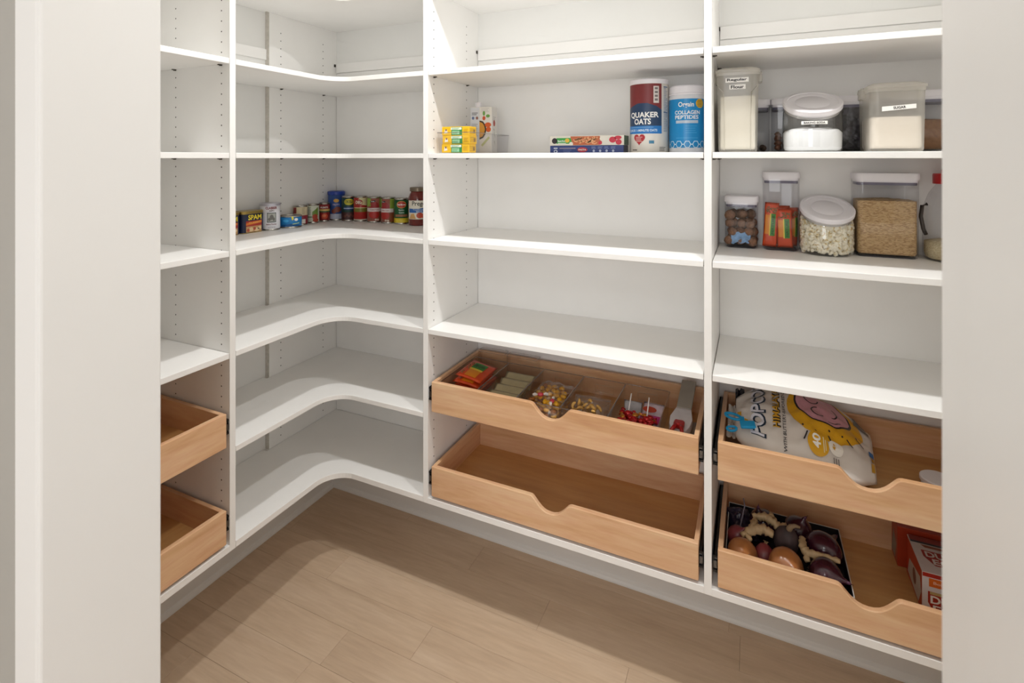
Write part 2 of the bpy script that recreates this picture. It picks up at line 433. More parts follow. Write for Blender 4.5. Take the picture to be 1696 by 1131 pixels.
# left run
fl = thing('shelving_frame', 'white wall-hung shelving frame on the left wall', 'shelving', (-1.62, .79, ZE), group='shelving frames')
def part(name, bm, m, parent, bevel=.0008): return obj(name, bm, m, parent, world=True, bevel=bevel)
part('side_panel', box(XL, XF, P0[0], P0[1], ZE, ZTOP), M_MEL, fl)
part('side_panel', box(XL, XF, P1[0], P1[1], ZE, ZTOP), M_MEL, fl)
part('bottom_panel', box(XL, XF, P0[1], P1[0], ZE, ZE+TE), M_MEL, fl)
part('top_panel', box(XL, XF, P0[1], P1[0], ZF, ZTOP), M_MEL, fl)
part('hang_rail', box(XL, XL+.010, P0[1], P1[0], H+.397, H+.440), M_MEL, fl)
holes(fl, [(XF-.037, P1[0], z) for z in HZ]+[(XL+.037+.06, P1[0], z) for z in HZ], (0, -1, 0))
# back run
fb = thing('shelving_frame', 'white wall-hung shelving frame along the back wall', 'shelving', (-.4, 1.71, ZE), group='shelving frames')
YBK = YB
part('side_panel', box(XL, QX, 1.519, YBK, ZE, ZTOP), M_MEL, fb)
part('edge_shade_strip', box(XL, QX-.001, 1.5165, 1.519, ZE+TE, ZTOP), mat('panel edge shade', 'cbc6be', .8, noise_amt=.1, noise_scale=80), fb, 0)  # thin strip with the shade on the panel's front edge put into its colour
for q in (P2, P3, P4): part('side_panel', box(q[0], q[1], YF, YBK, ZE, ZTOP), M_MEL, fb)
for a, b in ((P2[1], P3[0]), (P3[1], P4[0])):
    part('bottom_panel', box(a, b, YF, YBK, ZE, ZE+TE), M_MEL, fb)
    part('top_panel', box(a, b, YF, YBK, ZF, ZTOP), M_MEL, fb)
    part('hang_rail', box(a+.003, b, YB-.010, YB, H+.397, H+.440), M_MEL, fb)
part('hang_rail', box(QX+.003, P2[0], YB-.010, YB, H+.397, H+.440), M_MEL, fb)
part('hang_rail', box(XL, XL+.008, P1[1], 1.516, H+.397, H+.440), M_MEL, fb)
for a, b in ((QX+.0025, P2[0]-.001), (P2[1]+.0025, P3[0]-.001), (P3[1]+.0025, P4[0]-.001)):
    part('back_panel', box(a, b, YB-.004, YB, ZE+TE, H+.395), M_MEL, fb, 0)
holes(fb, [(QX, y, z) for z in HZ for y in (1.575, 1.81)]+[(P2[1], y, z) for z in HZ for y in (1.567, 1.80)], (1, 0, 0))
# rail hooks seen in the upper bays
for x, y in ((QX+.002, 1.885), (P2[1]+.002, 1.885), (P3[1]+.002, 1.885)):
    o = part('rail_hook', box(x-.002, x+.0015, y-.006, y+.004, H+.425, H+.437), M_PIN, fb, 0)

# shelves
def pins(parent, pts):
    for x, y, z, nx, ny in pts:
        bm = lathe([(0, -.0045), (.004, -.0045), (.004, 0), (0, 0)], 10)
        bmesh.ops.translate(bm, verts=bm.verts, vec=(x+nx*.004, y+ny*.004, z))
        box(min(x, x+nx*.012)-abs(ny)*.003, max(x, x+nx*.012)+abs(ny)*.003, min(y, y+ny*.012)-abs(nx)*.003, max(y, y+ny*.012)+abs(nx)*.003, z-.003, z-.0002, bm)
        obj('shelf_pin', bm, M_PIN, parent, world=True)
bay_m = (P2[1]+.0015, P3[0]-.002); bay_r = (P3[1]+.002, P4[0]-.0015)
def shelf(name, label, x0, x1, y0, y1, z, pts):
    t = thing(name, label, 'shelf', ((x0+x1)/2, (y0+y1)/2, z), group='white shelves')
    part('board', box(x0, x1, y0, y1, z, z+TH), M_MEL, t, .0012)
    pins(t, pts)
def mid_pins(a, b, z): return [(a-.0015, 1.567, z, 1, 0), (a-.0015, 1.80, z, 1, 0), (b+.0015, 1.567, z, -1, 0)]
LM = {ZA: 'white shelf in the middle bay, highest one, close above the oats canister',
      ZB: 'white middle-bay shelf holding the oats canister and yellow boxes',
      ZC: 'empty white middle-bay shelf directly under the oats canister shelf',
      ZD: 'empty white middle-bay shelf directly above the wooden drawers'}
LR = {ZA: 'white right-bay shelf above the flour and sugar containers',
      ZB: 'white right-bay shelf holding flour, baking soda and sugar',
      ZC: 'white right-bay shelf holding popcorn jar and brown rice',
      ZD: 'empty white right-bay shelf above the popcorn bag drawer'}
LL = {ZA: 'white shelf highest in the narrow bay beside the left door jamb',
      ZB: 'white shelf at eye level in the narrow bay beside the left door jamb',
      ZC: 'white shelf second above the drawers in the narrow left bay',
      ZD: 'white shelf directly above the drawers in the narrow left bay'}
for z in (ZA, ZB, ZC, ZD):
    shelf('shelf', LM[z], bay_m[0], bay_m[1], YF, YB-.005, z, mid_pins(bay_m[0], bay_m[1], z))
    shelf('shelf', LR[z], bay_r[0], bay_r[1], YF, YB-.005, z, [(bay_r[0]-.002, 1.567, z, 1, 0), (bay_r[0]-.002, 1.80, z, 1, 0)])
    shelf('shelf', LL[z], XL+.001, XF, P0[1]+.001, P1[0]-.0015, z, [(XF-.037, P1[0], z, 0, -1), (XL+.097, P1[0], z, 0, -1)])
RF = .095
def corner_outline():
    pts = [(XL+.001, P1[1]+.001), (XF, P1[1]+.001)]
    for i in range(13):
        a = math.radians(180-90*i/12)
        pts.append((XF+RF+RF*math.cos(a), YF-RF+RF*math.sin(a)))
    pts += [(P2[0]-.001, YF), (P2[0]-.001, YB-.005), (QX+.001, YB-.005), (QX+.001, 1.506), (XL+.001, 1.506)]
    return pts
CL = {ZF: 'white curved corner shelf at the very top of the corner', ZA: 'white curved corner shelf second from the top, empty',
      ZB: 'white curved corner shelf at eye level above the canned food', ZC: 'white curved corner shelf holding the canned food',
      ZD: 'empty white curved corner shelf just below the canned food', ZD-.293: 'white curved corner shelf second from the bottom',
      ZE: 'white curved corner shelf lowest, over the floor'}
for z, lab in CL.items():
    t = thing('corner_shelf', lab, 'shelf', (-1.5, 1.6, z), group='white corner shelves')
    part('board', prism(corner_outline(), z, z+(TE if z == ZE else TH)), M_MEL, t, .0012)
    if z not in (ZE, ZF): pins(t, [(QX, 1.575, z, 1, 0), (QX, 1.81, z, 1, 0)])

# ------------------------------------------------------------------ pull-out drawers
def drawer(label, a0, a1, zt, zb, run):
    """a0..a1 along the run, front flush with the frame; built in back-run axes, left run mirrored through a rotation"""
    w_ = a1-a0
    if run == 'back': t = thing('pullout_drawer', label, 'drawer', ((a0+a1)/2, YF, zb), 0, 'maple pull-out drawers')
    else: t = thing('pullout_drawer', label, 'drawer', (XF, (a0+a1)/2, zb), PI/2, 'maple pull-out drawers')
    D = .345; x0, x1 = -w_/2, w_/2; h = zt-zb
    n = [(-.069, 0), (-.063, -.0012), (-.057, -.005), (-.042, -.0215), (-.033, -.030), (-.024, -.0362), (-.012, -.0404), (0, -.0415)]
    nt = n+[(-a, b) for a, b in n[-2::-1]]
    pts = [(x0, 0), (x1, 0), (x1, h)]+[(a, h+b) for a, b in nt[::-1]]+[(x0, h)]
    obj('front_panel', prism(pts, 0, .016, 'y'), M_MAPLE, t, bevel=.0022)
    for s in (0, 1):
        xa = x0 if s == 0 else x1-.013
        obj('side_panel', box(xa, xa+.013, .016, D, .002, h), M_MAPLEY, t, bevel=.0015)
    obj('back_panel', box(x0+.013, x1-.013, D-.013, D, .002, h), M_MAPLE, t, bevel=.0015)
    obj('bottom_panel', box(x0+.013, x1-.013, .016, D-.013, .010, .018), M_BIRCH, t)
    for s in (-1, 1):
        xs = x0-.0125 if s < 0 else x1+.0005
        sl = obj('drawer_slide', box(xs, xs+.012, .004, D, h*.36, h*.36+.006, box(xs, xs+.012, .004, D, h*.36+.039, h*.36+.045, box(xs+(.008 if s > 0 else 0), xs+(.012 if s > 0 else .004), .006, D, h*.36, h*.36+.045))), M_BLK, t)
        obj('slide_rail', box(xs+.002, xs+.010, .003, D-.01, h*.36+.013, h*.36+.031), M_STEEL, sl)
        for zz in (.007, .033): obj('slide_clip', box(xs+.001, xs+.011, .008, .03, h*.36+zz, h*.36+zz+.005), M_STEEL, sl)
    return t
zU = (H-.7735, H-.8765); zL = (H-1.066, H-1.1685)
DM = (P2[1]+.0145, P3[0]-.0145); DR = (P3[1]+.0155, P4[0]-.0145); DL = (P0[1]+.013, P1[0]-.0105)
drawer('maple drawer full of candy bins, upper one in the middle bay', DM[0], DM[1], zU[0], zU[1], 'back')
drawer('empty maple drawer, lower one in the middle bay', DM[0], DM[1], zL[0], zL[1], 'back')
drawer('maple drawer holding the popcorn bag in the right bay', DR[0], DR[1], zU[0], zU[1], 'back')
drawer('maple drawer holding onions and ginger in the right bay', DR[0], DR[1], zL[0], zL[1], 'back')
drawer('empty maple drawer, upper one beside the left door jamb', DL[0], DL[1], zU[0], zU[1], 'left')
drawer('empty maple drawer, lower one beside the left door jamb', DL[0], DL[1], zL[0], zL[1], 'left')
# ================================================================== canned food on the corner shelf
TC = ZC+TH; TB = ZB+TH
def can_body(t, R, h, m=M_TIN):
    obj('body', lathe([(0, 0), (R-.003, 0), (R, .0015), (R, .004), (R-.0012, .006), (R-.0012, h-.006), (R, h-.004), (R, h-.001), (R-.0015, h), (R-.0025, h-.001), (R-.003, h-.005)], 36), m, t, autos=True)
    obj('can_lid', lathe([(0, h-.005), (R-.012, h-.005), (R-.010, h-.0042), (R-.008, h-.005), (R-.003, h-.005)], 36), m, t, smooth=True)
def tin_can(x, y, R, h, label, col, z=None, rough=.35, turn=0, m=M_TIN):
    t = thing('tin_can', label, 'can', (x, y, TC if z is None else z), group='canned food on the corner shelf')
    can_body(t, R, h, m)
    lb = obj('label', lathe([(R-.0006, .0065), (R-.0002, .0068), (R-.0002, h-.0068), (R-.0006, h-.0065)], 36), P(col, rough), t, smooth=True)
    A = facing(x, y)+turn
    return t, lb, on_cyl(R, A), R, h
def band(lb, mp, R, z0, z1, col, half=PI*.98, layer=1):
    return prnt('label_band', s_rect(-half*R, z0, half*R, z1, 28), mp, P(col), lb, layer)

# rounded luncheon-meat tins
def meat_tin(yc, lab):
    w_, d_, h_ = .097, .056, .080
    t = thing('luncheon_meat_tin', lab, 'can', (-1.747, yc, TC), PI/2, 'luncheon meat tins')   # local x along the wall, local -y into the room
    obj('body', rbox(w_, d_, h_, .016, 0, 6, .002), M_GOLD, t, autos=True)
    obj('tin_lid', rbox(w_+.002, d_+.002, .010, .017, h_-.007, 6, .002), M_GOLD, t, autos=True)
    lb = obj('label', loft([[(x, y, z) for x, y in rrect(w_+.0008, d_+.0008, .0164, 6)] for z in (.003, h_-.008)], None, False, False), P('15203f'), t, autos=True)
    mp = on_face((0, -d_/2-.0006, 0), (0, -1, 0))
    prnt('label_band', s_rect(-.034, .024, .034, .046), mp, P('a8322a'), lb, 1)
    prnt('label_band', join(s_poly([(-.034, .030), (.034, .037), (.034, .046), (-.034, .039)])), mp, P('d8762a'), lb, 2)
    prnt('food_picture', s_rect(-.034, .004, .034, .026), mp, P('c49a68'), lb, 2)
    prnt('food_picture', join(s_ell(-.012, .014, .010, .008), s_ell(.012, .012, .012, .007), s_ell(.024, .017, .008, .006)), mp, P('e3c79c'), lb, 3)
    prnt('food_picture', join(s_ell(.002, .016, .006, .006), s_ell(-.025, .012, .006, .006)), mp, P('b5553f'), lb, 4)
    prnt('lettering', s_text('SPAM', .004, .059, .058, .019, .03), mp, P('f4dc3a'), lb, 3)
    prnt('lettering', s_text('CLASSIC', .002, .039, .05, .0055, .02), mp, P('e9b765'), lb, 4)
meat_tin(1.399, 'blue luncheon meat tin with yellow lettering, beside the white powder tin')
meat_tin(1.296, 'blue luncheon meat tin mostly hidden behind the frame panel')

# baking powder tin
x, y, R, h = -1.735, 1.487, .0368, .104
t, lb, mp, R, h = tin_can(x, y, R, h, 'white baking powder tin with red lettering and a dark picture square', 'e4e4ea', turn=.12)
prnt('lettering', s_text('CLABBER', 0, .088, .042, .010, .02), mp, P('8c2230'), lb, 2)
prnt('lettering', s_text('GIRL', .002, .077, .020, .005, .02), mp, P('4a2430'), lb, 2)
prnt('picture_frame', s_rect(-.016, .032, .018, .070, 6), mp, P('43504e'), lb, 1)
prnt('picture_field', s_rect(-.0135, .035, .0155, .067, 6), mp, P('a9aaa4'), lb, 2)
prnt('picture_detail', join(s_ell(.001, .052, .007, .010), s_ell(-.007, .044, .005, .006), s_ell(.009, .044, .004, .007)), mp, P('6e6c68'), lb, 3)
prnt('lettering', s_text('Baking Powder', .001, .024, .038, .0065, .02), mp, P('6e2230'), lb, 2)
prnt('lettering', s_text('NET WT 8.1 OZ', .001, .013, .026, .003), mp, P('33333a'), lb, 2)
obj('slip_lid', lathe([(0, h+.002), (R, h+.002), (R+.0012, h+.0005), (R+.0012, h-.008), (R-.0006, h-.008)], 36), mat('lid lavender tin', 'c9c8d4', .3, .5, noise_amt=.03), t, autos=True)

# tuna
t, lb, mp, R, h = tin_can(-1.722, 1.576, .0432, .050, 'flat bright blue tuna can with a yellow flash', '1d78b8')
prnt('label_band', s_poly([(-.04, .012), (0, .018), (.04, .010), (.04, .007), (-.04, .007)]), mp, P('0d4f86'), lb, 1)
prnt('emblem', s_ell(.022, .034, .0075, .006), mp, WHITE, lb, 2)
prnt('emblem', s_poly([(.003, .047), (.010, .047), (.012, .036), (.006, .031), (.004, .036)]), mp, P('e6d94a'), lb, 2)
prnt('label_stripe', s_poly([(.008, .0175), (.036, .021), (.036, .0185), (.008, .0155)]), mp, P('cfe27a'), lb, 2)
prnt('fish_picture', s_ell(-.018, .030, .012, .006), mp, P('3fa0d8'), lb, 1)

t, lb, mp, R, h = tin_can(-1.744, 1.648, .0290, .083, 'small can with cream upper label and crimson foot behind the tuna', 'd9cba8')
band(lb, mp, R, .0066, .042, '8e2436'); prnt('label_panel', s_rect(-.035, .0066, -.016, .075, 6), mp, P('8a2a26'), lb, 2)
prnt('label_panel', s_rect(.004, .0080, .022, .026, 4), mp, P('e7e0d6'), lb, 2)
prnt('small_print', s_lines(.006, .020, .070, 7, .004, .0012), mp, P('8b7f68'), lb, 2)

t, lb, mp, R, h = tin_can(-1.748, 1.721, .0270, .083, 'small white and green can with a tomato picture', 'd7dccb')
prnt('label_panel', s_poly([(-.002, .050), (.024, .070), (.024, .034), (-.002, .034)]), mp, P('6f8f3a'), lb, 1)
prnt('tomato_picture', join(s_ell(.010, .028, .012, .012), s_ell(.013, .014, .013, .008)), mp, P('b8442e'), lb, 2)
prnt('label_stripe', s_rect(-.026, .026, -.003, .030, 6), mp, P('2f6b3c'), lb, 2)
prnt('small_print', s_lines(-.022, -.006, .070, 8, .0045, .0014), mp, P('5c6a58'), lb, 2)

t, lb, mp, R, h = tin_can(-1.750, 1.7906, .0247, .082, 'narrow dark red tomato paste can with a green stripe', '8e1f22')
prnt('lettering', s_text('HUNTS', .0, .063, .034, .008, .02), mp, WHITE, lb, 2)
band(lb, mp, R, .047, .055, 'd8b96a'); band(lb, mp, R, .041, .047, '2f5a35', layer=2)
prnt('tomato_picture', s_ell(.002, .024, .014, .013), mp, P('cf4a2c'), lb, 2)
prnt('tomato_picture', s_ell(.0, .026, .008, .006), mp, P('e0764a'), lb, 3)

t, lb, mp, R, h = tin_can(-1.738, 1.853, .0360, .126, 'tall blue nut canister with a blue plastic lid in the corner', '2b4f92')
band(lb, mp, R, .0066, .030, 'b9bed2')
prnt('emblem', s_ell(.0, .090, .012, .008), mp, P('d9a63c'), lb, 2)
prnt('nut_picture', join(s_ell(.006, .050, .016, .013), s_ell(-.010, .042, .012, .010)), mp, P('7e3a26'), lb, 2)
prnt('lettering', s_text('NUTS', .0, .072, .03, .008, .02), mp, P('c9b8d4'), lb, 2)
obj('snap_lid', lathe([(0, h+.006), (R-.002, h+.006), (R+.002, h+.003), (R+.002, h-.010), (R-.0005, h-.010)], 36), mat('blue lid', '1c3fa0', .35, noise_amt=.03), t, autos=True)

t, lb, mp, R, h = tin_can(-1.668, 1.856, .0312, .110, 'dark green bean can with a yellow oval emblem', '14403a', turn=.05)
band(lb, mp, R, .0066, .040, '4a2a2a')
prnt('emblem', s_ell(.0, .086, .022, .014), mp, P('d8cf3a'), lb, 2)
prnt('emblem', s_rect(-.019, .081, .019, .092, 6), mp, P('1d2f1c'), lb, 3)
prnt('lettering', s_text("BUSH'S", .0, .0865, .033, .008, .03), mp, P('e5dc4c'), lb, 4)
band(lb, mp, R, .050, .064, '1f3f78', .75); band(lb, mp, R, .055, .059, 'a9bcd0', .8, 2)
prnt('bean_picture', join(*[s_ell(-.018+.009*i, .022+.006*(i % 2), .006, .005, 12) for i in range(5)]), mp, P('6e4038'), lb, 3)

t, lb, mp, R, h = tin_can(-1.603, 1.862, .0312, .112, 'red tomato can with cream top and olive band', 'b02a24')
prnt('label_panel', s_poly([(-.03, .082), (-.005, .106), (.03, .106), (.03, .070)]), mp, P('d9cf9e'), lb, 1)
prnt('lettering', s_text('DEL', -.010, .086, .026, .014, .02), mp, P('efe6d2'), lb, 3)
prnt('label_panel', s_ell(-.010, .086, .019, .013), mp, P('9a2a22'), lb, 2)
band(lb, mp, R, .043, .060, '7f7a2e', 1.1, 2); band(lb, mp, R, .060, .063, 'e6d9a0', 1.1, 3); band(lb, mp, R, .0066, .011, 'd9d2c2', layer=2)

def red_can(x, lab, turn):
    t, lb, mp, R, h = tin_can(x, 1.862, .0312, .112, lab, '9c5a4c', turn=turn)
    prnt('label_panel', s_rect(-.05, .070, -.016, .106, 8), mp, P('8fb04a'), lb, 1)
    prnt('label_panel', s_rect(.020, .0066, .05, .045, 8), mp, P('8a4a2a'), lb, 1)
    prnt('label_panel', s_rect(.024, .060, .05, .106, 8), mp, P('8fa83e'), lb, 1)
    prnt('tomato_picture', s_ell(-.001, .070, .022, .022), mp, P('9c2a2c'), lb, 2)
    prnt('label_band', s_rect(-.040, .048, .040, .064, 16), mp, P('ded3cf'), lb, 3)
    prnt('lettering', s_text('TOMATOES', 0, .056, .040, .006, .01), mp, P('a55a5c'), lb, 4)
    prnt('bowl_picture', s_ell(-.001, .034, .024, .016), mp, P('b32a22'), lb, 2)
    prnt('brand_patch', s_poly([(-.018, .087), (.004, .091), (.004, .098), (-.018, .094)]), mp, P('1a1c24'), lb, 3)
    prnt('lettering', s_text('BRAND', -.007, .0925, .014, .003, .02), mp, WHITE, lb, 4)
    prnt('garlic_picture', join(s_ell(.006, .013, .005, .004, 12), s_ell(.016, .012, .005, .004, 12)), mp, P('d8c6b4'), lb, 3)
red_can(-1.5265, 'red diced tomato can with black brand patch, left of the two alike', 0)
red_can(-1.4500, 'red diced tomato can turned to show its green leaf side', -.55)

t, lb, mp, R, h = tin_can(-1.3798, 1.862, .0312, .110, 'green corn can with red oval emblem and yellow kernels', '14532c')
band(lb, mp, R, .0066, .026, 'd9bf2a')
prnt('emblem', s_ell(.0, .084, .0215, .0155), mp, P('d9a94a'), lb, 2); prnt('emblem', s_ell(.0, .084, .0195, .0135), mp, P('b83a26'), lb, 3)
prnt('lettering', s_text('Del Monte', .0, .084, .034, .007, .03), mp, WHITE, lb, 4)
prnt('lettering', s_text('Sweet', .0, .061, .024, .006, .02), mp, P('cfe6d6'), lb, 2)
prnt('lettering', s_text('Corn', .0, .050, .022, .007, .02), mp, P('cfe6d6'), lb, 2)
band(lb, mp, R, .032, .042, '9a6a48', .9, 2)
prnt('kernels_picture', join(*[s_ell(-.022+.0055*(i % 9), .011+.006*(i//9), .003, .0028, 8) for i in range(18)]), mp, P('eeda4a'), lb, 3)

# pasta sauce jar
x, y, R = -1.2866, 1.850, .0395
t = thing('sauce_jar', 'red pasta sauce jar with brown lid at the end of the cans', 'jar', (x, y, TC), group='canned food on the corner shelf')
obj('glass', lathe([(0, 0), (R-.004, 0), (R, .004), (R, .105), (R-.001, .118), (R-.006, .132), (R-.010, .138), (R-.010, .146), (0, .146)], 36), mat('red sauce', '6e1f18', .12, noise_amt=.25, noise_scale=70, coat=.6), t, smooth=True)
obj('screw_lid', lathe([(0, .160), (R-.009, .160), (R-.006, .158), (R-.006, .144), (R-.009, .143)], 36), mat('jar lid', '7d6f5c', .35, .4, noise_amt=.05), t, autos=True)
mp = on_cyl(R, facing(x, y)+.1)
lb = prnt('label', s_rect(-.052, .028, .052, .106, 24), mp, P('e6e0d0'), t, 1)
prnt('lettering', s_text('Prego', .0, .091, .058, .024, .015), mp, P('1d2420'), lb, 2)
prnt('label_band', s_poly([(-.046, .055), (.046, .055), (.046, .079), (0, .072), (-.046, .072)]), mp, P('2a62ac'), lb, 2)
prnt('lettering', s_text('Traditional', .0, .068, .05, .006, .01), mp, P('c5d4e6'), lb, 3); prnt('lettering', s_text('SAUCE', .002, .060, .026, .006, .02), mp, P('d5e0ea'), lb, 3)
prnt('tomato_picture', join(s_ell(.004, .044, .014, .012), s_ell(.024, .042, .012, .012)), mp, P('c04a30'), lb, 3)
prnt('cheese_picture', s_poly([(-.044, .030), (-.012, .030), (-.020, .052), (-.034, .050)]), mp, P('d9a968'), lb, 2)

# ================================================================== middle bay, eye-level shelf
# clear bin with yellow boxes and broth carton
def open_bin(name, label, cat, x0, x1, y0, y1, z, h, m, group=None, th=.002, handle=None):
    t = thing(name, label, cat, ((x0+x1)/2, (y0+y1)/2, z), group=group)
    w_, d_ = x1-x0, y1-y0; tp = .94
    def sec(k, zz, s): return [(px*s, py*(1-(1-s)*.4), zz) for px, py in rrect(w_-2*k, d_-2*k, max(.006-k, .002), 3)]
    bm = loft([sec(0, .0005, tp), sec(0, h, 1)], None, True, False)
    obj('bin_body', bm, m, t)
    rm = sec(0, h, 1); obj('bin_rim', tube(rm+[rm[0]], .0015, 6), M_RIM, t, smooth=True)
    if handle:
        yy = d_/2*.98; s = handle
        pth = [(-s, yy-.003, h*.75), (s, yy-.003, h*.75), (s, yy-.003, h*.42), (-s, yy-.003, h*.42), (-s, yy-.003, h*.75)]
        obj('handle_rim', tube(pth, .0012, 6), m, t)
    return t
open_bin('clear_bin', 'clear plastic bin on the oats shelf holding yellow boxes and a carton', 'bin', -1.000, -.868, 1.552, 1.868, TB, .072, M_CLEAR)
def small_box(i, x, y, z, rz, label):
    w_, d_, h_ = .108, .052, .030
    t = thing('yellow_box', label, 'box', (x, y, z), rz, 'stacked yellow boxes')
    obj('carton', box(-w_/2, w_/2, -d_/2, d_/2, 0, h_), P('edbc14', .45), t, bevel=.0012)
    mp = on_face((0, -d_/2, 0), (0, -1, 0))
    prnt('label_panel', s_rect(-.016, .0005, .027, h_-.002), mp, P('2f8a46'), t, 1)
    prnt('label_panel', s_rect(-.013, .0030, .016, .015), mp, P('a9d8b2'), t, 2)
    prnt('label_panel', s_rect(-.018, .0185, .024, .0265), mp, P('e6f0dc'), t, 2)
    prnt('emblem', s_ell(.021, .023, .004, .004), mp, WHITE, t, 3)
    prnt('small_print', s_lines(-.014, .016, .0235, 2, .003, .0011), mp, P('4a8a58'), t, 3)
    prnt('small_print', s_lines(-.011, .014, .0115, 3, .003, .0013), mp, P('4f9a62'), t, 3)
    prnt('emblem', s_poly([(-.045, .006), (-.030, .008), (-.034, .020), (-.041, .020)]), mp, P('f0ece0'), t, 2)
    prnt('emblem', s_ell(-.037, .018, .003, .004, 12), mp, P('7a4a3a'), t, 3)
    prnt('small_print', s_lines(.032, .050, .020, 4, .004, .0012), mp, P('b98a1c'), t, 2)
    mp2 = on_face((w_/2, 0, 0), (1, 0, 0))
    prnt('small_print', s_lines(-.02, .02, .022, 4, .005, .0015), mp2, P('a87a1c'), t, 1)
    prnt('small_print', s_rect(.004, .008, .018, .020), mp2, P('8f6e3c'), t, 1)
zb_ = TB+.0025
for i, (dx, rz, lab) in enumerate(((.0, .02, 'yellow box with green panel, bottom of the stack of three'), (.003, -.01, 'yellow box with green panel, middle of the stack of three'), (.001, .015, 'yellow box with green panel, top of the stack of three'))):
    small_box(i, -.936+dx, 1.594, zb_+.0302*i, rz, lab)
t = thing('broth_carton', 'tall white soup carton with a bowl picture and white cap', 'carton', (-.925, 1.762, zb_), .10)
w_, d_, h_ = .086, .058, .172
obj('carton_body', box(-w_/2, w_/2, -d_/2, d_/2, 0, h_), P('d9d6d0', .4), t, bevel=.0015)
obj('cap', lathe([(0, .020), (.011, .020), (.012, .018), (.012, .001), (.0, .001)], 20, off=(-.022, 0, h_)), M_LID, t, autos=True)
mp = on_face((0, -d_/2, 0), (0, -1, 0))
prnt('label_panel', s_rect(-.0425, .002, -.006, h_-.002), mp, P('c9ccd2'), t, 1)
prnt('small_print', join(s_lines(-.037, -.012, .150, 2, .006, .0035), s_lines(-.038, -.012, .108, 9, .0055, .0016)), mp, P('7d7f86'), t, 2)
prnt('emblem', join(s_ell(-.032, .131, .005, .006, 12)), mp, P('5a6a94'), t, 2); prnt('emblem', join(s_ell(-.016, .131, .005, .006, 12)), mp, P('8a5a50'), t, 2)
prnt('soup_picture', s_poly([(-.006, .122), (.008, .118), (.018, .105), (.022, .088), (.018, .070), (.008, .056), (-.006, .050)]), mp, P('3c2f26'), t, 2)
prnt('soup_picture', s_poly([(-.006, .117), (.006, .112), (.013, .101), (.016, .088), (.013, .074), (.006, .062), (-.006, .057)]), mp, P('cf9234'), t, 3)
prnt('carrot_picture', join(s_ell(.028, .105, .013, .009), s_ell(.030, .088, .010, .010)), mp, P('cf5a24'), t, 2)
prnt('carrot_picture', s_ell(.012, .130, .006, .008), mp, P('c44f28'), t, 2)
prnt('herb_picture', join(s_ell(.012, .148, .005, .009, 12), s_ell(.028, .138, .008, .006, 12)), mp, P('6a9a4a'), t, 3)
prnt('leek_picture', s_poly([(0, .030), (.030, .062), (.036, .056), (.006, .024)]), mp, P('b9bd86'), t, 2)
prnt('small_print', s_lines(.002, .034, .166, 4, .004, .001), mp, P('a8a6a2'), t, 2)
mp2 = on_face((w_/2, 0, 0), (1, 0, 0))
prnt('tomato_picture', s_ell(-.004, .112, .011, .012), mp2, P('a23c2e'), t, 1)
prnt('vegetable_picture', join(s_poly([(-.012, .090), (-.006, .092), (.0, .078)]), s_poly([(-.008, .076), (-.002, .078), (.008, .056)]), s_poly([(-.006, .046), (0, .046), (.006, .026)])), mp2, P('8a8a7a'), t, 1)
prnt('small_print', s_lines(-.016, .014, .135, 3, .005, .0016), mp2, P('9a9894'), t, 1)

# two pasta boxes lying on each other
def pasta_box(name, label, x0, x1, y0, d, z, h, col, side):
    t = thing(name, label, 'box', ((x0+x1)/2, y0+d/2, z), group='flat pasta boxes')
    w_ = x1-x0
    obj('carton', box(-w_/2, w_/2, -d/2, d/2, 0, h), P(col), t, bevel=.0008)
    prnt('end_panel', s_rect(-d/2+.001, .001, d/2-.001, h-.001), on_face((w_/2, 0, 0), (1, 0, 0)), P(side), t, 1)
    return t, on_face((0, -d/2, 0), (0, -1, 0))
t, mp = pasta_box('pasta_box', 'navy flat pasta box with a red logo, under the green one', -.642, -.385, 1.72, .07, TB, .0265, '2c3f7c', '57586a')
prnt('emblem', s_ell(-.012, .012, .018, .0085), mp, P('b22a3c'), t, 1)
prnt('lettering', s_text('PASTA', -.012, .012, .027, .006, .02), mp, WHITE, t, 2)
prnt('emblem', join(s_ell(-.108, .0065, .007, .006)), mp, P('cdd3e2'), t, 1); prnt('emblem', s_ell(-.108, .0065, .0035, .003), mp, P('2c3f7c'), t, 2)
prnt('emblem', s_rect(-.115, .0155, -.101, .0195), mp, P('cdd3e2'), t, 1)
prnt('label_stripe', s_rect(-.094, .016, -.036, .0185), mp, P('a99aa0'), t, 1)
prnt('small_print', join(s_lines(-.080, -.050, .011, 2, .006, .001), *[s_lines(.020+.022*i, .037+.022*i, .022, 3, .003, .0011, seed=i) for i in range(4)]), mp, P('8696c2'), t, 1)
prnt('emblem', join(*[s_ell(.028+.022*i, .008, .004, .0045, 12) for i in range(4)]), mp, P('b9c2dc'), t, 1)
t, mp = pasta_box('pasta_box', 'flat pasta box with a green panel and pasta picture, on the navy one', -.642, -.383, 1.718, .072, TB+.0268, .0330, 'd9d4c8', '5d7a66')
prnt('label_panel', s_rect(-.105, .006, -.045, .026), mp, P('3c9a44'), t, 1); prnt('label_panel', s_ell(-.112, .016, .010, .010), mp, P('2a2228'), t, 2)
prnt('lettering', s_text('Spaghetti', -.084, .015, .034, .007, .02), mp, WHITE, t, 2); prnt('small_print', s_lines(-.100, -.070, .008, 1, .003, .0016), mp, WHITE, t, 2)
prnt('food_picture', s_poly([(-.055, .031), (.048, .031), (.056, .010), (.048, .001), (-.045, .001), (-.050, .014)]), mp, P('b5623c'), t, 2)
rr = random.Random(3)
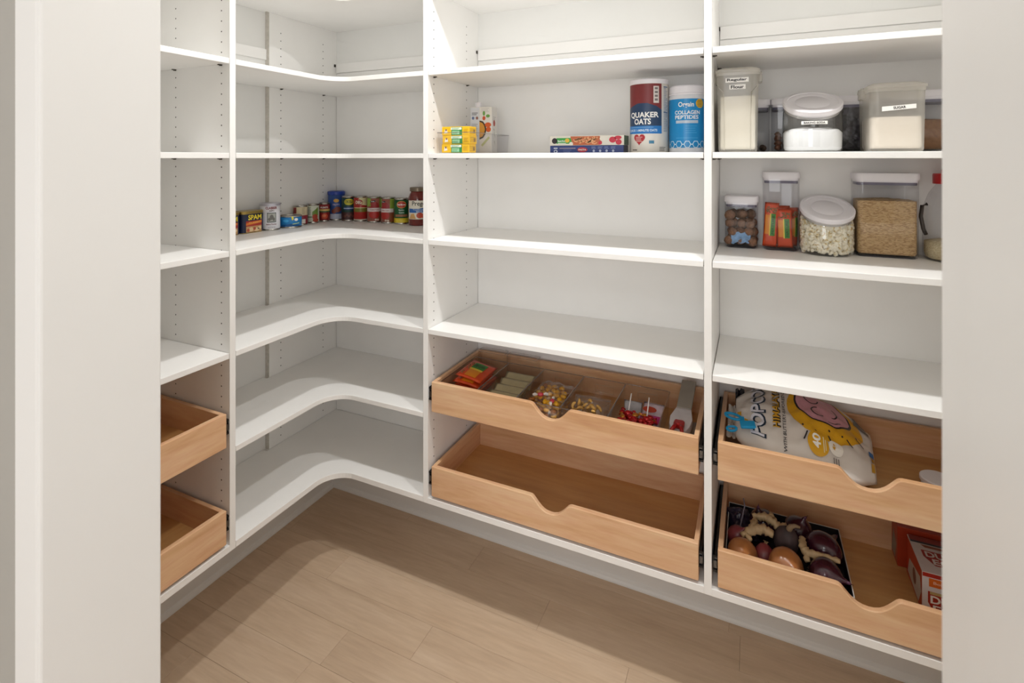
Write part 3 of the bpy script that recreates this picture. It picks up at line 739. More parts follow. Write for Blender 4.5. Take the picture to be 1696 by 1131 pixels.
prnt('pasta_picture', join(*[s_line([(a, b), (a+.010*math.cos(g), b+.007*math.sin(g)), (a+.018*math.cos(g+.5), b+.011*math.sin(g+.5))], .0032) for a, b, g in [(rr.uniform(-.045, .030), rr.uniform(.006, .022), rr.uniform(-.6, .9)) for _ in range(26)]]), mp, P('e0a878'), t, 3)
prnt('cheese_picture', join(s_ell(-.052, .006, .007, .006), s_ell(.060, .022, .012, .009)), mp, P('ded8cc'), t, 3)
prnt('lemon_picture', s_ell(-.066, .017, .008, .007), mp, P('dcb23c'), t, 3)
prnt('tomato_picture', join(s_ell(.092, .018, .012, .010), s_ell(.112, .010, .010, .009), s_ell(.110, .025, .012, .006), s_ell(.050, .008, .006, .006)), mp, P('c02c40'), t, 3)

# oats canister
x, y, R, h = -.3106, 1.766, .0625, .240
t = thing('oats_canister', 'tall round oats canister with red and blue label', 'canister', (x, y, TB))
obj('tube_body', lathe([(0, 0), (R-.001, 0), (R, .002), (R, h-.012), (0, h-.012)], 48), P('d8d3ca'), t, autos=True)
obj('snap_lid', lathe([(0, h), (R-.004, h), (R+.001, h-.003), (R+.001, h-.016), (R, h-.017)], 48), M_LID, t, autos=True)
mp = on_cyl(R, facing(x, y)-.10)
lb = prnt('label', s_rect(-.074, .062, .048, .222, 28), mp, P('7c2a2c'), t, 1)
prnt('label_band', s_poly([(-.074, .085), (.048, .085), (.048, .138), (.030, .150), (0, .160), (-.030, .160), (-.074, .145)]), mp, P('1f3a5c'), lb, 2)
lb2 = prnt('label_band', s_rect(-.074, .062, .048, .087, 24), mp, P('1f74bc'), lb, 3)
prnt('lettering', s_text('QUAKER', -.012, .121, .098, .021, .03), mp, WHITE, lb, 4); prnt('lettering', s_text('OATS', -.016, .101, .056, .019, .03), mp, WHITE, lb, 4)
prnt('lettering', s_text('QUICK 1-MINUTE OATS', -.018, .072, .100, .009, .03), mp, P('cfe0ee'), lb, 4)
prnt('small_print', s_rect(-.06, .0815, .02, .083, 8), mp, P('7fb0d8'), lb, 4)
prnt('emblem', s_heart(-.026, .045, .020), mp, P('a8242c'), lb, 2)
prnt('small_print', s_lines(-.038, -.014, .051, 4, .0045, .0018), mp, P('e0b8b0'), lb, 3)
prnt('label_panel', s_rect(.020, .160, .038, .214, 4), mp, P('d8d0ca'), lb, 2)
prnt('small_print', join(*[s_rect(.024, .167+.012*i, .034, .174+.012*i) for i in range(4)]), mp, P('7a7472'), lb, 3)
prnt('small_print', join(s_lines(.056, .078, .212, 32, .0046, .0016, .5), s_rect(.056, .128, .078, .132, 3), s_rect(.056, .210, .078, .214, 3)), mp, P('5f7390'), lb, 1)
prnt('label_panel', s_rect(.006, .030, .022, .040, 4), mp, P('3a7a9a'), lb, 1)
prnt('small_print', join(s_rect(-.054, .008, -.034, .0115, 3), s_lines(.040, .066, .018, 3, .005, .002)), mp, P('55504c'), lb, 1)

# collagen tub
x, y, R, h = -.1915, 1.772, .0550, .214
t = thing('collagen_tub', 'round blue supplement tub with white lid beside the oats', 'tub', (x, y, TB))
obj('tub_body', lathe([(0, 0), (R-.002, 0), (R, .003), (R, h-.034), (R-.003, h-.030), (0, h-.030)], 48), P('e3e4e8'), t, autos=True)
obj('screw_lid', lathe([(0, h), (R-.005, h), (R-.0005, h-.004), (R+.0005, h-.024), (R-.001, h-.025), (R+.0008, h-.027), (R+.0008, h-.031), (R-.002, h-.031)], 48), M_LID, t, autos=True)
mp = on_cyl(R, facing(x, y)+.02)
lb = prnt('label', s_rect(-.165, .016, .165, .170, 60), mp, P('0e86c4', .3), t, 1)
prnt('lettering', s_text('Orgain', -.004, .150, .048, .020, .02), mp, WHITE, lb, 2)
prnt('lettering', s_text('COLLAGEN', .0, .127, .080, .012, .02), mp, WHITE, lb, 2); prnt('lettering', s_text('PEPTIDES', -.002, .112, .074, .012, .02), mp, WHITE, lb, 2)
prnt('label_band', s_rect(-.036, .093, .034, .102, 10), mp, P('b9c6d4', .25), lb, 2)
prnt('emblem', s_ell(.041, .155, .015, .0145), mp, P('dfb02a'), lb, 2)
prnt('small_print', s_lines(.031, .050, .164, 5, .0045, .0018, .1), mp, P('7a5a1c'), lb, 3)
prnt('small_print', join(s_lines(-.006, .032, .084, 4, .007, .0011), s_lines(-.036, .036, .047, 1, .007, .0014)), mp, P('4fa8d8'), lb, 2)
for i in range(-4, 5):
    cx = i*.026
    prnt('hexagon_mark', s_line([(cx+.010*math.cos(k*PI/3+PI/6*0), .027+.011*math.sin(k*PI/3)) for k in range(7)], .0022), mp, P('d8ecf6'), lb, 2)
    prnt('hexagon_mark', s_line([(cx+.010, .027), (cx+.016, .027)], .0024), mp, P('d8ecf6'), lb, 2)

# ================================================================== right bay containers
def pop_box(name, label, x0, x1, y0, d, z, h, cat='container', r=.018, lidh=.022):
    t = thing(name, label, cat, ((x0+x1)/2, y0+d/2, z), group='clear containers with white push lids'); w_ = x1-x0
    def sec(wd, dp, zz, rr_=r): return [(px, py, zz) for px, py in rrect(wd, dp, rr_, 5)]
    hb = h-lidh
    obj('clear_body', loft([sec(w_-.008, d-.008, .001, r-.004), sec(w_-.002, d-.002, .007), sec(w_, d, hb)], None, True, False), M_CLEAR, t, autos=True)
    obj('base_foot', loft([sec(w_-.016, d-.016, .0005, r-.006), sec(w_-.012, d-.012, .003, r-.005)]), mat('smoky foot', '4a4850', .3), t)
    obj('seal_ring', loft([sec(w_-.008, d-.008, hb-.012, r-.003), sec(w_-.008, d-.008, hb-.004, r-.003)]), mat('seal grey', '6e6a7c', .5, noise_amt=.05), t, autos=True)
    obj('push_lid', loft([sec(w_-.004, d-.004, hb-.004, r-.002), sec(w_-.004, d-.004, hb+.004, r-.002), sec(w_+.004, d+.004, hb+.004, r+.001), sec(w_+.004, d+.004, h-.003, r+.001), sec(w_, d, h, r-.001)]), M_LID, t, autos=True)
    return t, w_, d, hb
def fill_block(name, label, cat, x0, x1, y0, d, z, h, m, r=.014, dome=.0, kind='stuff', seed=0, tilt=0):
    w_ = x1-x0
    def sec(k, zz): return [(px, py, zz) for px, py in rrect(w_-2*k, d-2*k, max(r-k, .002), 5)]
    bm = loft([sec(.003, 0), sec(0, .005), sec(0, h)], None, True, False)
    # domed, slightly uneven top
    n = 12; g = []
    for i in range(n+1):
        row = []
        for j in range(n+1):
            a, b = i/n*2-1, j/n*2-1
            fx = a*math.sqrt(1-b*b/2)*.98*(w_/2-.001)*1.06; fy = b*math.sqrt(1-a*a/2)*.98*(d/2-.001)*1.06
            fx = max(-w_/2+.0006, min(w_/2-.0006, a*(w_/2-.0006))) ; fy = b*(d/2-.0006)
            zz = h+dome*(1-a*a)*(1-b*b)+.0025*noise.noise(Vector((fx*60, fy*60, seed)))+tilt*a
            row.append(bm.verts.new((fx, fy, zz)))
        g.append(row)
    for i in range(n):
        for j in range(n): bm.faces.new((g[i][j], g[i+1][j], g[i+1][j+1], g[i][j+1]))
    t = obj(name, bm, m); t.location = ((x0+x1)/2, y0+d/2, z)
    return tag(t, label, cat, kind=kind)
def grain_mat(name, cols, scale, stretch=(1, 1, 1), rough=.7, bump=.6):
    m = bpy.data.materials.new(name); m.use_nodes = True; nt = m.node_tree; b = nt.nodes['Principled BSDF']
    tc = nt.nodes.new('ShaderNodeTexCoord'); mp_ = nt.nodes.new('ShaderNodeMapping'); mp_.inputs['Scale'].default_value = stretch
    mp_.inputs['Rotation'].default_value = (.3, .2, .5)
    v = nt.nodes.new('ShaderNodeTexVoronoi'); v.inputs['Scale'].default_value = scale
    nt.links.new(tc.outputs['Object'], mp_.inputs[0]); nt.links.new(mp_.outputs[0], v.inputs['Vector'])
    r = nt.nodes.new('ShaderNodeValToRGB'); e = r.color_ramp.elements
    sep = nt.nodes.new('ShaderNodeSeparateColor'); nt.links.new(v.outputs['Color'], sep.inputs[0])
    e[0].color = lin(cols[0]); e[1].color = lin(cols[-1])
    for i, c in enumerate(cols[1:-1]): e.new((i+1)/(len(cols)-1)).color = lin(c)
    nt.links.new(sep.outputs[0], r.inputs[0]); nt.links.new(r.outputs[0], b.inputs['Base Color'])
    bp = nt.nodes.new('ShaderNodeBump'); bp.inputs['Strength'].default_value = bump; bp.inputs['Distance'].default_value = .002; bp.invert = True
    nt.links.new(v.outputs['Distance'], bp.inputs['Height']); nt.links.new(bp.outputs[0], b.inputs['Normal'])
    b.inputs['Roughness'].default_value = rough
    return m
M_RICE = grain_mat('brown rice grains', ['a07c50', 'bd9a68', 'd2b284', 'c6a574'], 330, (.5, 1, 1.6))
M_FLOUR = mat('flour', 'eeeae0', .9, noise_amt=.01, bump=.15, bump_scale=400)
M_SODA = mat('baking soda', 'f0f0f2', .9, noise_amt=.01, bump=.2, bump_scale=300)
M_SUGAR = mat('sugar', 'f0e8de', .85, noise_amt=.012, bump=.15, bump_scale=900)
M_BSUG = mat('brown sugar', '8e6440', .9, noise_amt=.18, noise_scale=90, bump=.4, bump_scale=200)
M_DARKCH = grain_mat('dark pieces', ['201c20', '3a343a', '141216', '4a444c'], 90, (1, 1, 1), .35, .9)

# eye-level right: flour
def tub(name, label, x0, x1, y0, d, z, h, fill_h, mfill, flabel, fcat, taper=.93, clips=True):
    t = thing(name, label, 'container', ((x0+x1)/2, y0+d/2, z), group='frosted containers with label strips'); w_ = x1-x0
    def sec(s, zz, k=0, r=.020): return [(px*s, py*s, zz) for px, py in rrect(w_-2*k, d-2*k, r, 5)]
    obj('tub_body', loft([sec(taper, .0005, .004, .016), sec(taper, .0055), sec(1, h-.022)], None, True, False), M_FROST, t, autos=True)
    obj('lid', loft([sec(1, h-.023, -.0015), sec(1, h-.015, -.002), sec(1, h-.014, -.004), sec(1, h-.008, -.004), sec(1, h-.003, .002), sec(1, h, .012, .014)], None, False, True), clear('frosted lid', (.9, .89, .87), 1.0, .62, 'f2efe8', .25), t, autos=True)
    if clips:
        for s in (-1, 1):
            obj('clip', rbox(.012, .05, .030, .004, h-.036, 3, .002, cx=s*(w_/2+.004)), M_FROST, t, autos=True)
    fill_block(fcat.replace(' ', '_')+'_fill', flabel, fcat, x0+.006+(1-taper)*w_*.35, x1-.006-(1-taper)*w_*.35, y0+d*(1-taper)/2+.004, d*taper-.008, z+.0085, fill_h, mfill, .014, .002, seed=len(label))
    return t, w_, d
t, w_, d_ = tub('flour_container', 'tall frosted container labelled Regular Flour', -.0925, .0165, 1.600, .19, TB, .240, .150, M_FLOUR, 'white flour inside the tall frosted container', 'flour')
mp = on_face((0, -d_/2-.0005, 0), (0, -1, 0))
for s_, (a, b, ww) in (('Regular', (-.001, .203, .054)), ('Flour', (.000, .1835, .036))):
    lb = prnt('label_strip', s_rect(a-ww/2-.003, b-.0065, a+ww/2+.003, b+.0065), mp, WHITE, t, 1)
    prnt('lettering', s_text(s_, a, b, ww-.002, .0095, .028), mp, BLACK, lb, 3)
obj('grip_rib', tube([(-.050, -d_/2*.985, .184), (-.036, -d_/2*.975, .168), (-.034, -d_/2*.95, .09), (-.034, -d_/2*.935, .006)], .0016, 6), M_FROST, t, smooth=True)
obj('grip_rib', tube([(.050, -d_/2*.985, .184), (.036, -d_/2*.975, .168), (.034, -d_/2*.95, .09), (.034, -d_/2*.935, .006)], .0016, 6), M_FROST, t, smooth=True)
t, w_, d_ = tub('sugar_container', 'squat frosted container labelled SUGAR', .2735, .3925, 1.600, .17, TB, .176, .080, M_SUGAR, 'white sugar half filling the squat frosted container', 'sugar', .965)
mp = on_face((0, -d_/2-.0002, 0), (0, -1, 0))
lb = prnt('label_strip', s_poly([(-.034, .102), (.037, .108), (.037, .119), (-.034, .114)]), mp, WHITE, t, 1)
prnt('lettering', s_text('SUGAR', .003, .111, .026, .0065, .025, .07), mp, BLACK, lb, 3)

# slant-lid jars
def slant_jar(name, label, cx, cy, rx, ry, z, h, yaw, tilt=math.radians(27), lid_label=None):
    t = thing(name, label, 'jar', (cx, cy, z), yaw, 'glass jars with slanted white lids')
    n = 40; bm = bmesh.new(); rings = []
    hb = h*.62; slope = math.tan(tilt)
    for k, (s, q) in enumerate(((.0, 0), (.80, 0), (.92, .02), (.985, .07), (1, .16), (1.0, .6), (.985, .85), (.95, .95), (.90, 1.0))):
        ring = []
        for i in range(n):
            a = 2*PI*i/n; px, py = s*rx*math.cos(a), s*ry*math.sin(a)
            top = hb+py*slope
            zz = q*top if q < .3 else .3*hb*0+q*top
            ring.append(bm.verts.new((px, py, zz)))
        rings.append(ring)
    for a, b in zip(rings[:-1], rings[1:]):
        for i in range(n): bm.faces.new((a[i], a[(i+1) % n], b[(i+1) % n], b[i]))
    bmesh.ops.remove_doubles(bm, verts=bm.verts, dist=1e-5)
    obj('jar_body', bm, M_GLASS, t, smooth=True)
    M = Matrix.Translation((0, 0, hb)) @ Matrix.Rotation(tilt, 4, 'X')
    k = 1/math.cos(tilt)
    Rl = rx*1.0
    bm = lathe([(Rl-.006, -.004), (Rl-.004, .002), (Rl, .003), (Rl, .014), (Rl-.002, .016), (Rl*.86, .0165), (Rl*.84, .0145), (Rl*.60, .0145), (Rl*.58, .0135), (Rl*.56, .0145), (0, .0145)], 48, sy=ry*k/rx*1.0)
    obj('lid', xform(bm, M), M_LID, t, autos=True)
    bm = lathe([(Rl-.010, -.010), (Rl-.006, -.010), (Rl-.006, .003), (Rl-.010, .003)], 48, sy=ry*k/rx)
    obj('lid_seal', xform(bm, M), mat('lid seal', 'b8b4b4', .4), t, autos=True)
    return t, hb
t, hb = slant_jar('soda_jar', 'glass jar with slanted white lid labelled BAKING SODA', .1515, 1.678, .0735, .070, TB, .205, .05)
mp = on_cyl(.0738, -PI/2-.04, 0, 1, .070/.0735)
lb = prnt('label_strip', s_rect(-.032, .074, .030, .083, 14), mp, WHITE, t, 3, .0004)
prnt('lettering', s_text('BAKING SODA', -.001, .0785, .050, .0055, .02), mp, BLACK, lb, 5, .0004)
bm = bmesh.new(); rings = []
for s, q in ((0, .003), (.78, .003), (.90, .006), (.965, .012), (.985, .053), (.90, .060), (.6, .066), (.3, .068), (0, .069)):
    rings.append([bm.verts.new((s*.0735*math.cos(2*PI*i/32), s*.070*math.sin(2*PI*i/32), q+(.006*noise.noise(Vector((math.cos(2*PI*i/32)*3*s, math.sin(2*PI*i/32)*3*s, 2))) if q > .04 else 0))) for i in range(32)])
for a, b in zip(rings[:-1], rings[1:]):
    for i in range(32): bm.faces.new((a[i], a[(i+1) % 32], b[(i+1) % 32], b[i]))
bmesh.ops.remove_doubles(bm, verts=bm.verts, dist=1e-5)
o = obj('baking_soda_fill', bm, M_SODA, smooth=True); o.location = (.1515, 1.678, TB); o.rotation_euler.z = .05
tag(o, 'white baking soda powder in the slant-lid jar', 'powder', kind='stuff')

# popcorn jar
PJ = (.200, 1.802, .0715, .066)
t, hb = slant_jar('popcorn_jar', 'glass jar of popcorn with slanted white lid', PJ[0], PJ[1], PJ[2], PJ[3], TC, .200, .16, math.radians(26))
bm = bmesh.new(); rr = random.Random(11); proto = []
for s_ in range(5):
    b2 = blob(1, 1, .55, 2.2, s_); me = bpy.data.meshes.new('p'); b2.to_mesh(me); b2.free(); proto.append(me)
kern = []
for i in range(760):
    a = rr.uniform(0, 2*PI); edge = rr.random() < .7
    s = rr.uniform(.84, .90) if edge else math.sqrt(rr.random())*.85
    px, py = s*PJ[2]*math.cos(a), s*PJ[3]*math.sin(a)
    pz = rr.uniform(.009, min(.112, hb*.90+py*.45-.010))
    if not edge: pz = rr.uniform(.07, min(.106, hb*.86+py*.45-.008))
    kern.append((px, py, pz, rr.uniform(.0048, .0078)))
vs, fs = [], []
for i, (px, py, pz, r_) in enumerate(kern):
    me = proto[i % 5]; k0 = len(vs); Rm = Matrix.Rotation(rr.uniform(0, 6), 3, Vector((rr.random()-.5, rr.random()-.5, rr.random()-.5+.01)).normalized())
    for v in me.vertices:
        q = Rm @ v.co*r_; vs.append((px+q.x, py+q.y, pz+q.z))
    fs += [tuple(k0+j for j in p.vertices) for p in me.polygons]
for zz_, sc_ in ((.010, .74), (.020, .82), (.090, .82), (.098, .6)):
    k0 = len(vs); vs += [(sc_*PJ[2]*math.cos(2*PI*i/20), sc_*PJ[3]*math.sin(2*PI*i/20), zz_) for i in range(20)]
    if zz_ > .010: fs += [(k0-20+i, k0-20+(i+1) % 20, k0+(i+1) % 20, k0+i) for i in range(20)]
me = bpy.data.meshes.new('popcorn'); me.from_pydata(vs, [], fs); me.update()
M_POP = bpy.data.materials.new('popcorn'); M_POP.use_nodes = True; nt = M_POP.node_tree; b = nt.nodes['Principled BSDF']
tc = nt.nodes.new('ShaderNodeTexCoord'); n_ = nt.nodes.new('ShaderNodeTexNoise'); n_.inputs['Scale'].default_value = 120; r_ = nt.nodes.new('ShaderNodeValToRGB')
nt.links.new(tc.outputs['Object'], n_.inputs['Vector']); nt.links.new(n_.outputs['Fac'], r_.inputs[0]); nt.links.new(r_.outputs[0], b.inputs['Base Color'])
e = r_.color_ramp.elements; e[0].position = .27; e[0].color = lin('a87c38'); e[1].position = .45; e[1].color = lin('f8f1de'); e.new(.37).color = lin('e6d29c'); b.inputs['Roughness'].default_value = .8
o = link_obj('popcorn_fill', me, M_POP, smooth=True); o.location = (PJ[0], PJ[1], TC); o.rotation_euler.z = .16
tag(o, 'popped popcorn filling the slant-lid jar', 'popcorn', kind='stuff')
for m_ in proto: bpy.data.meshes.remove(m_)

# back row at eye level
def back_pop(name, label, x0, x1, h=.165, cat='container'): return pop_box(name, label, x0, x1, 1.787, .104, TB, h, cat)
back_pop('storage_container', 'clear container with brown bits, just right of the flour', -.057, .049)
back_pop('storage_container', 'clear container with copper-brown nuts, left of the baking soda', .054, .158)
back_pop('storage_container', 'clear container of dark chips between baking soda and sugar', .170, .328)
back_pop('storage_container', 'clear container of brown sugar at the right end, behind the sugar', .345, .503, .172)
fill_block('dark_chip_fill', 'dark chips inside the container behind the sugar', 'chips', .176, .322, 1.793, .092, TB+.009, .126, M_DARKCH, .012, .004)
fill_block('brown_sugar_fill', 'brown sugar inside the container at the right end', 'sugar', .351, .497, 1.793, .092, TB+.009, .080, M_BSUG, .012, .006)
M_NUT = mat('nut brown', '7a4a32', .5, noise_amt=.35, noise_scale=60); M_NUT2 = mat('bark brown', '5c4234', .6, noise_amt=.35, noise_scale=60)
rr = random.Random(5); meN = None
def pile(name, label, cat, group, m, x0, x1, y0, y1, z0, nlay, r, seed, sc=(1, 1, 1), amp=.25, cols=3, rows=3, jit=.25):
    rr = random.Random(seed); bm = blob(r, 2, amp, 2.2, seed, sc); me = bpy.data.meshes.new(name); bm.to_mesh(me); bm.free()
    me.polygons.foreach_set('use_smooth', [True]*len(me.polygons)); me.materials.append(m)
    for l in range(nlay):
        for i in range(cols):
            for j in range(rows):
                if l == nlay-1 and rr.random() < .35: continue
                o = bpy.data.objects.new(name, me); C.objects.link(o)
                o.location = (x0+(x1-x0)*(i+.5)/cols+rr.uniform(-1, 1)*jit*r, y0+(y1-y0)*(j+.5)/rows+rr.uniform(-1, 1)*jit*r, z0+r*sc[2]*.9+l*r*1.7*sc[2]+rr.uniform(-.1, .1)*r)
                o.rotation_euler = (rr.uniform(0, 6), rr.uniform(0, 6), rr.uniform(0, 6)); k_ = rr.uniform(.88, 1.06); o.scale = (k_, k_, k_)
                tag(o, label, cat, group)
pile('walnut_piece', 'copper-brown nut piece in the clear container beside baking soda', 'nut', 'nuts beside the baking soda', M_NUT, .062, .150, 1.795, 1.880, TB+.009, 4, .0105, 21, (1, .8, .8), .4, 4, 4)
pile('bark_piece', 'dark brown piece in the container right of the flour', 'nut', 'brown pieces right of the flour', M_NUT2, -.049, .041, 1.795, 1.880, TB+.009, 2, .0115, 22, (1, .8, .7), .4, 4, 3)

# lower right row
ZS = TC+.009
pop_box('storage_container', 'small clear container of brown balls on the rice shelf', -.0795, .0165, 1.792, .098, TC, .163)
pile('date_ball', 'round brown energy ball in the small clear container', 'snack ball', 'brown balls in the small container', mat('date ball', '85614a', .75, noise_amt=.3, noise_scale=160, bump=.5, bump_scale=250), -.074, .011, 1.797, 1.884, ZS, 4, .0160, 31, (1, 1, .97), .12, 3, 3, .5)
t = thing('desiccant_sachet', 'crumpled pale blue sachet among the brown balls', 'sachet', (-.033, 1.800, TC+.012))
bm = bmesh.new(); g = []
for i in range(9):
    g.append([bm.verts.new(((i/8-.5)*.056, -.003-.002*noise.noise(Vector((i*.9, j*.8, 4))), .006+j/6*.032+.010*noise.noise(Vector((i*.5, 1.3, 7))))) for j in range(7)])
for i in range(8):
    for j in range(6): bm.faces.new((g[i][j], g[i+1][j], g[i+1][j+1], g[i][j+1]))
sb_ = obj('sachet_film', bm, mat('blue sachet', '7ba3cc', .35, noise_amt=.3, noise_scale=70), t)
md = sb_.modifiers.new('s', 'SOLIDIFY'); md.thickness = .003; md.offset = 0

pop_box('storage_container', 'tall clear container of orange snack packs on the rice shelf', .0305, .1300, 1.790, .100, TC, .240)
M_ORANGE = mat('orange pack film', 'd2491c', .3, noise_amt=.12, noise_scale=30, bump=.3, bump_scale=60)
def pillow(w_, h_, th, bmx=None, wr=.10, seed=0, nx=10, ny=14):
    bm = bmx or bmesh.new(); top, bot = [], []
    for i in range(nx+1):
        a, b = [], []
        for j in range(ny+1):
            u, v = i/nx, j/ny
            q = (max(0, math.sin(PI*u))**.45)*(max(0, math.sin(PI*v))**.45)
            wv = 1-.06*math.sin(PI*v)
            n1 = noise.noise(Vector((u*5, v*6, seed)))
            x = (u-.5)*w_*wv; y = (v-.5)*h_
            zt = th/2*q*(1+wr*2*n1); zb2 = -th/2*q*(1-wr*2*n1)
            edge = i in (0, nx) or j in (0, ny)
            vt = bm.verts.new((x, y, zt)); a.append(vt); b.append(vt if edge else bm.verts.new((x, y, zb2)))
        top.append(a); bot.append(b)
    for i in range(nx):
        for j in range(ny):
            for g_, fl_ in ((top, 0), (bot, 1)):
                f_ = (g_[i][j], g_[i+1][j], g_[i+1][j+1], g_[i][j+1])
                if len(set(f_)) >= 3:
                    try: bm.faces.new(f_ if not fl_ else f_[::-1])
                    except ValueError: pass
    return bm
def snack_pack(label, loc, rot, w_, h_, th, group, seed, nut_end=True):
    t = thing('snack_pack', label, 'snack pack', loc, 0, group); t.rotation_euler = rot
    pk = obj('wrapper', pillow(w_, h_, th, None, .08, seed), M_ORANGE, t, smooth=True)
    def mp(s, v, o):
        u, q = s/w_+.5, v/h_+.5
        zt = th/2*(max(0, math.sin(PI*u))**.45)*(max(0, math.sin(PI*q))**.45)
        return (s, v, zt*1.06+.0006+o)
    def grid(x0, y0, x1, y1, n=8):
        vs, fs = [], []
        for i in range(n+1):
            for j in range(n+1): vs.append((x0+(x1-x0)*i/n, y0+(y1-y0)*j/n))
        for i in range(n):
            for j in range(n): k0 = i*(n+1)+j; fs.append((k0, k0+n+1, k0+n+2, k0+1))
        return vs, fs
    prnt('label_panel', grid(-w_*.40, -h_*.22, -w_*.02, h_*.22), mp, P('e08a1e'), pk, 1)
    prnt('label_panel', grid(-w_*.02, -h_*.25, w_*.30, h_*.25), mp, P('3f8a2e'), pk, 2)
    prnt('label_stripe', grid(-w_*.10, -h_*.25, -w_*.02, h_*.25), mp, P('e3c43a'), pk, 2)
    prnt('lettering', s_text('NATURE', w_*.14, 0, h_*.42, w_*.16, .03, PI/2), mp, P('1d4a1c'), pk, 6)
    if nut_end:
        bm = bmesh.new(); rr_ = random.Random(seed)
        for i in range(26):
            a, b = rr_.uniform(-.36, .36)*w_, rr_.uniform(.28, .40)*h_
            blob(.0026, 1, .3, 2, i, (1, 1, .6), mp(a, b, .0002), bm)
        o_ = obj('nut_picture', bm, mat('seed mix', '8a6a44', .5, noise_amt=.4, noise_scale=200), pk); o_['kind'] = 'stuff'
    return t
snack_pack('orange snack pack at the left in the tall clear container', (.0520, 1.805, TC+.078), (PI/2-.03, .06, 0), .040, .136, .014, 'orange packs in the tall container', 1)
snack_pack('orange snack pack at the front in the tall clear container', (.0900, 1.806, TC+.068), (PI/2, -.03, 0), .044, .118, .016, 'orange packs in the tall container', 2)
snack_pack('orange snack pack at the right in the tall clear container', (.1150, 1.838, TC+.070), (PI/2, .04, .9), .042, .120, .014, 'orange packs in the tall container', 3)
snack_pack('orange snack pack at the back in the tall clear container', (.0780, 1.862, TC+.072), (PI/2, 0, .1), .060, .122, .016, 'orange packs in the tall container', 4)

pop_box('storage_container', 'large clear container of brown rice', .2725, .4235, 1.788, .104, TC, .240)
fill_block('brown_rice_fill', 'brown rice filling the large clear container', 'rice', .2775, .4185, 1.793, .094, TC+.009, .152, M_RICE, .013, .006)
# jug
x, y, R = .508, 1.822, .072
t = thing('plastic_jug', 'clear plastic jug with red cap at the right end', 'jug', (x, y, TC))
pr = [(0, 0), (R*.86, 0), (R*.96, .006), (R, .020), (R, .120), (R*.97, .150), (R*.80, .185), (R*.62, .205), (R*.58, .210), (R*.58, .222), (0, .222)]
bm = bmesh.new(); rings = []
for r0, z0 in pr:
    ring = []
    for i in range(48):
        a = 2*PI*i/48; rr_ = r0*(1+(.022*math.cos(12*a) if .02 < z0 < .17 else 0))
        ring.append(bm.verts.new((rr_*math.cos(a), rr_*math.sin(a), z0)))
    rings.append(ring)
for a, b in zip(rings[:-1], rings[1:]):
    for i in range(48): bm.faces.new((a[i], a[(i+1) % 48], b[(i+1) % 48], b[i]))
bmesh.ops.remove_doubles(bm, verts=bm.verts, dist=1e-5)
obj('jug_body', bm, M_CLEAR, t, smooth=True)
M_RED = mat('red plastic', 'b01c1e', .35, noise_amt=.04)
obj('cap', lathe([(0, .251), (R*.40, .251), (R*.42, .248), (R*.42, .240), (R*.66, .240), (R*.68, .237), (R*.68, .212), (R*.62, .212)], 36), M_RED, t, autos=True)
obj('handle', tube([(-R*.9, -.01, .155), (-R*1.06, -.012, .15), (-R*1.10, -.012, .12), (-R*1.02, -.012, .085), (-R*.93, -.01, .07)], .005, 8), mat('jug handle', '3c3430', .5, noise_amt=.1), t, smooth=True)
o = obj('rice_fill', lathe([(0, .004), (R*.80, .004), (R*.90, .008), (R*.94, .02), (R*.94, .050), (R*.6, .056), (0, .058)], 32), grain_mat('white rice', ['cdbd96', 'ddd0ac', 'c2b086', 'e6dcbc'], 300, (.6, 1, 1.3)), smooth=True)
o.location = (x, y, TC); tag(o, 'pale rice in the red-capped jug', 'rice', kind='stuff')
# ================================================================== upper middle drawer: candy bins
FU = H-.8765+.0185                       # drawer floor
FLo = H-1.1685+.0185
bins = [(-.990, -.8445, 'leftmost clear bin in the candy drawer, stacked orange packs inside'), (-.8425, -.7005, 'clear candy drawer bin holding khaki foil packets'),
        (-.6985, -.5480, 'clear candy drawer bin of yellow gummies behind the drawer notch'), (-.5460, -.3990, 'clear candy drawer bin holding a bag of cashews'),
        (-.3970, -.2500, 'clear candy drawer bin of red sweets and lollipops')]
for k, (a, b, lab) in enumerate(bins):
    open_bin('clear_bin', lab, 'bin', a, b, 1.553, 1.815, FU, .076, M_SMOKE, 'clear bins in the candy drawer', handle=.032 if k in (2, 3, 4) else None)
for a, b, lab in ((-.985, -.870, 'empty clear box standing behind the orange packs'), (-.860, -.735, 'empty clear box standing behind the khaki packets')):
    t = thing('clear_box', lab, 'box', ((a+b)/2, 1.845, FU), group='empty clear boxes at the drawer back')
    obj('box_body', loft([[(px, py, z) for px, py in rrect(b-a, .046, .006, 3)] for z in (0, .098)], None, True, False), M_SMOKE, t)
    obj('box_rim', tube([(px, py, .098) for px, py in rrect(b-a, .046, .006, 3)]+[rrect(b-a, .046, .006, 3)[0]+(.098,)], .0014, 6), M_SMOKE, t, smooth=True)
# orange packs stacked flat
for i, (dx, dy, rz, tl, lab) in enumerate(((.0, .00, .05, .10, 'orange and green snack pack at the bottom of the pile in the bin'), (.004, .01, -.06, .12, 'orange and green snack pack in the middle of the pile'), (-.004, .0, .08, .14, 'orange and green snack pack second from the top of the pile'), (.003, .012, .02, .17, 'orange and green snack pack on top of the pile in the bin'))):
    snack_pack(lab, (-.917+dx, 1.675+dy, FU+.018+.0165*i+.012), (tl, 0, PI/2+rz), .150, .100, .016, 'orange packs piled in the first bin', 40+i)
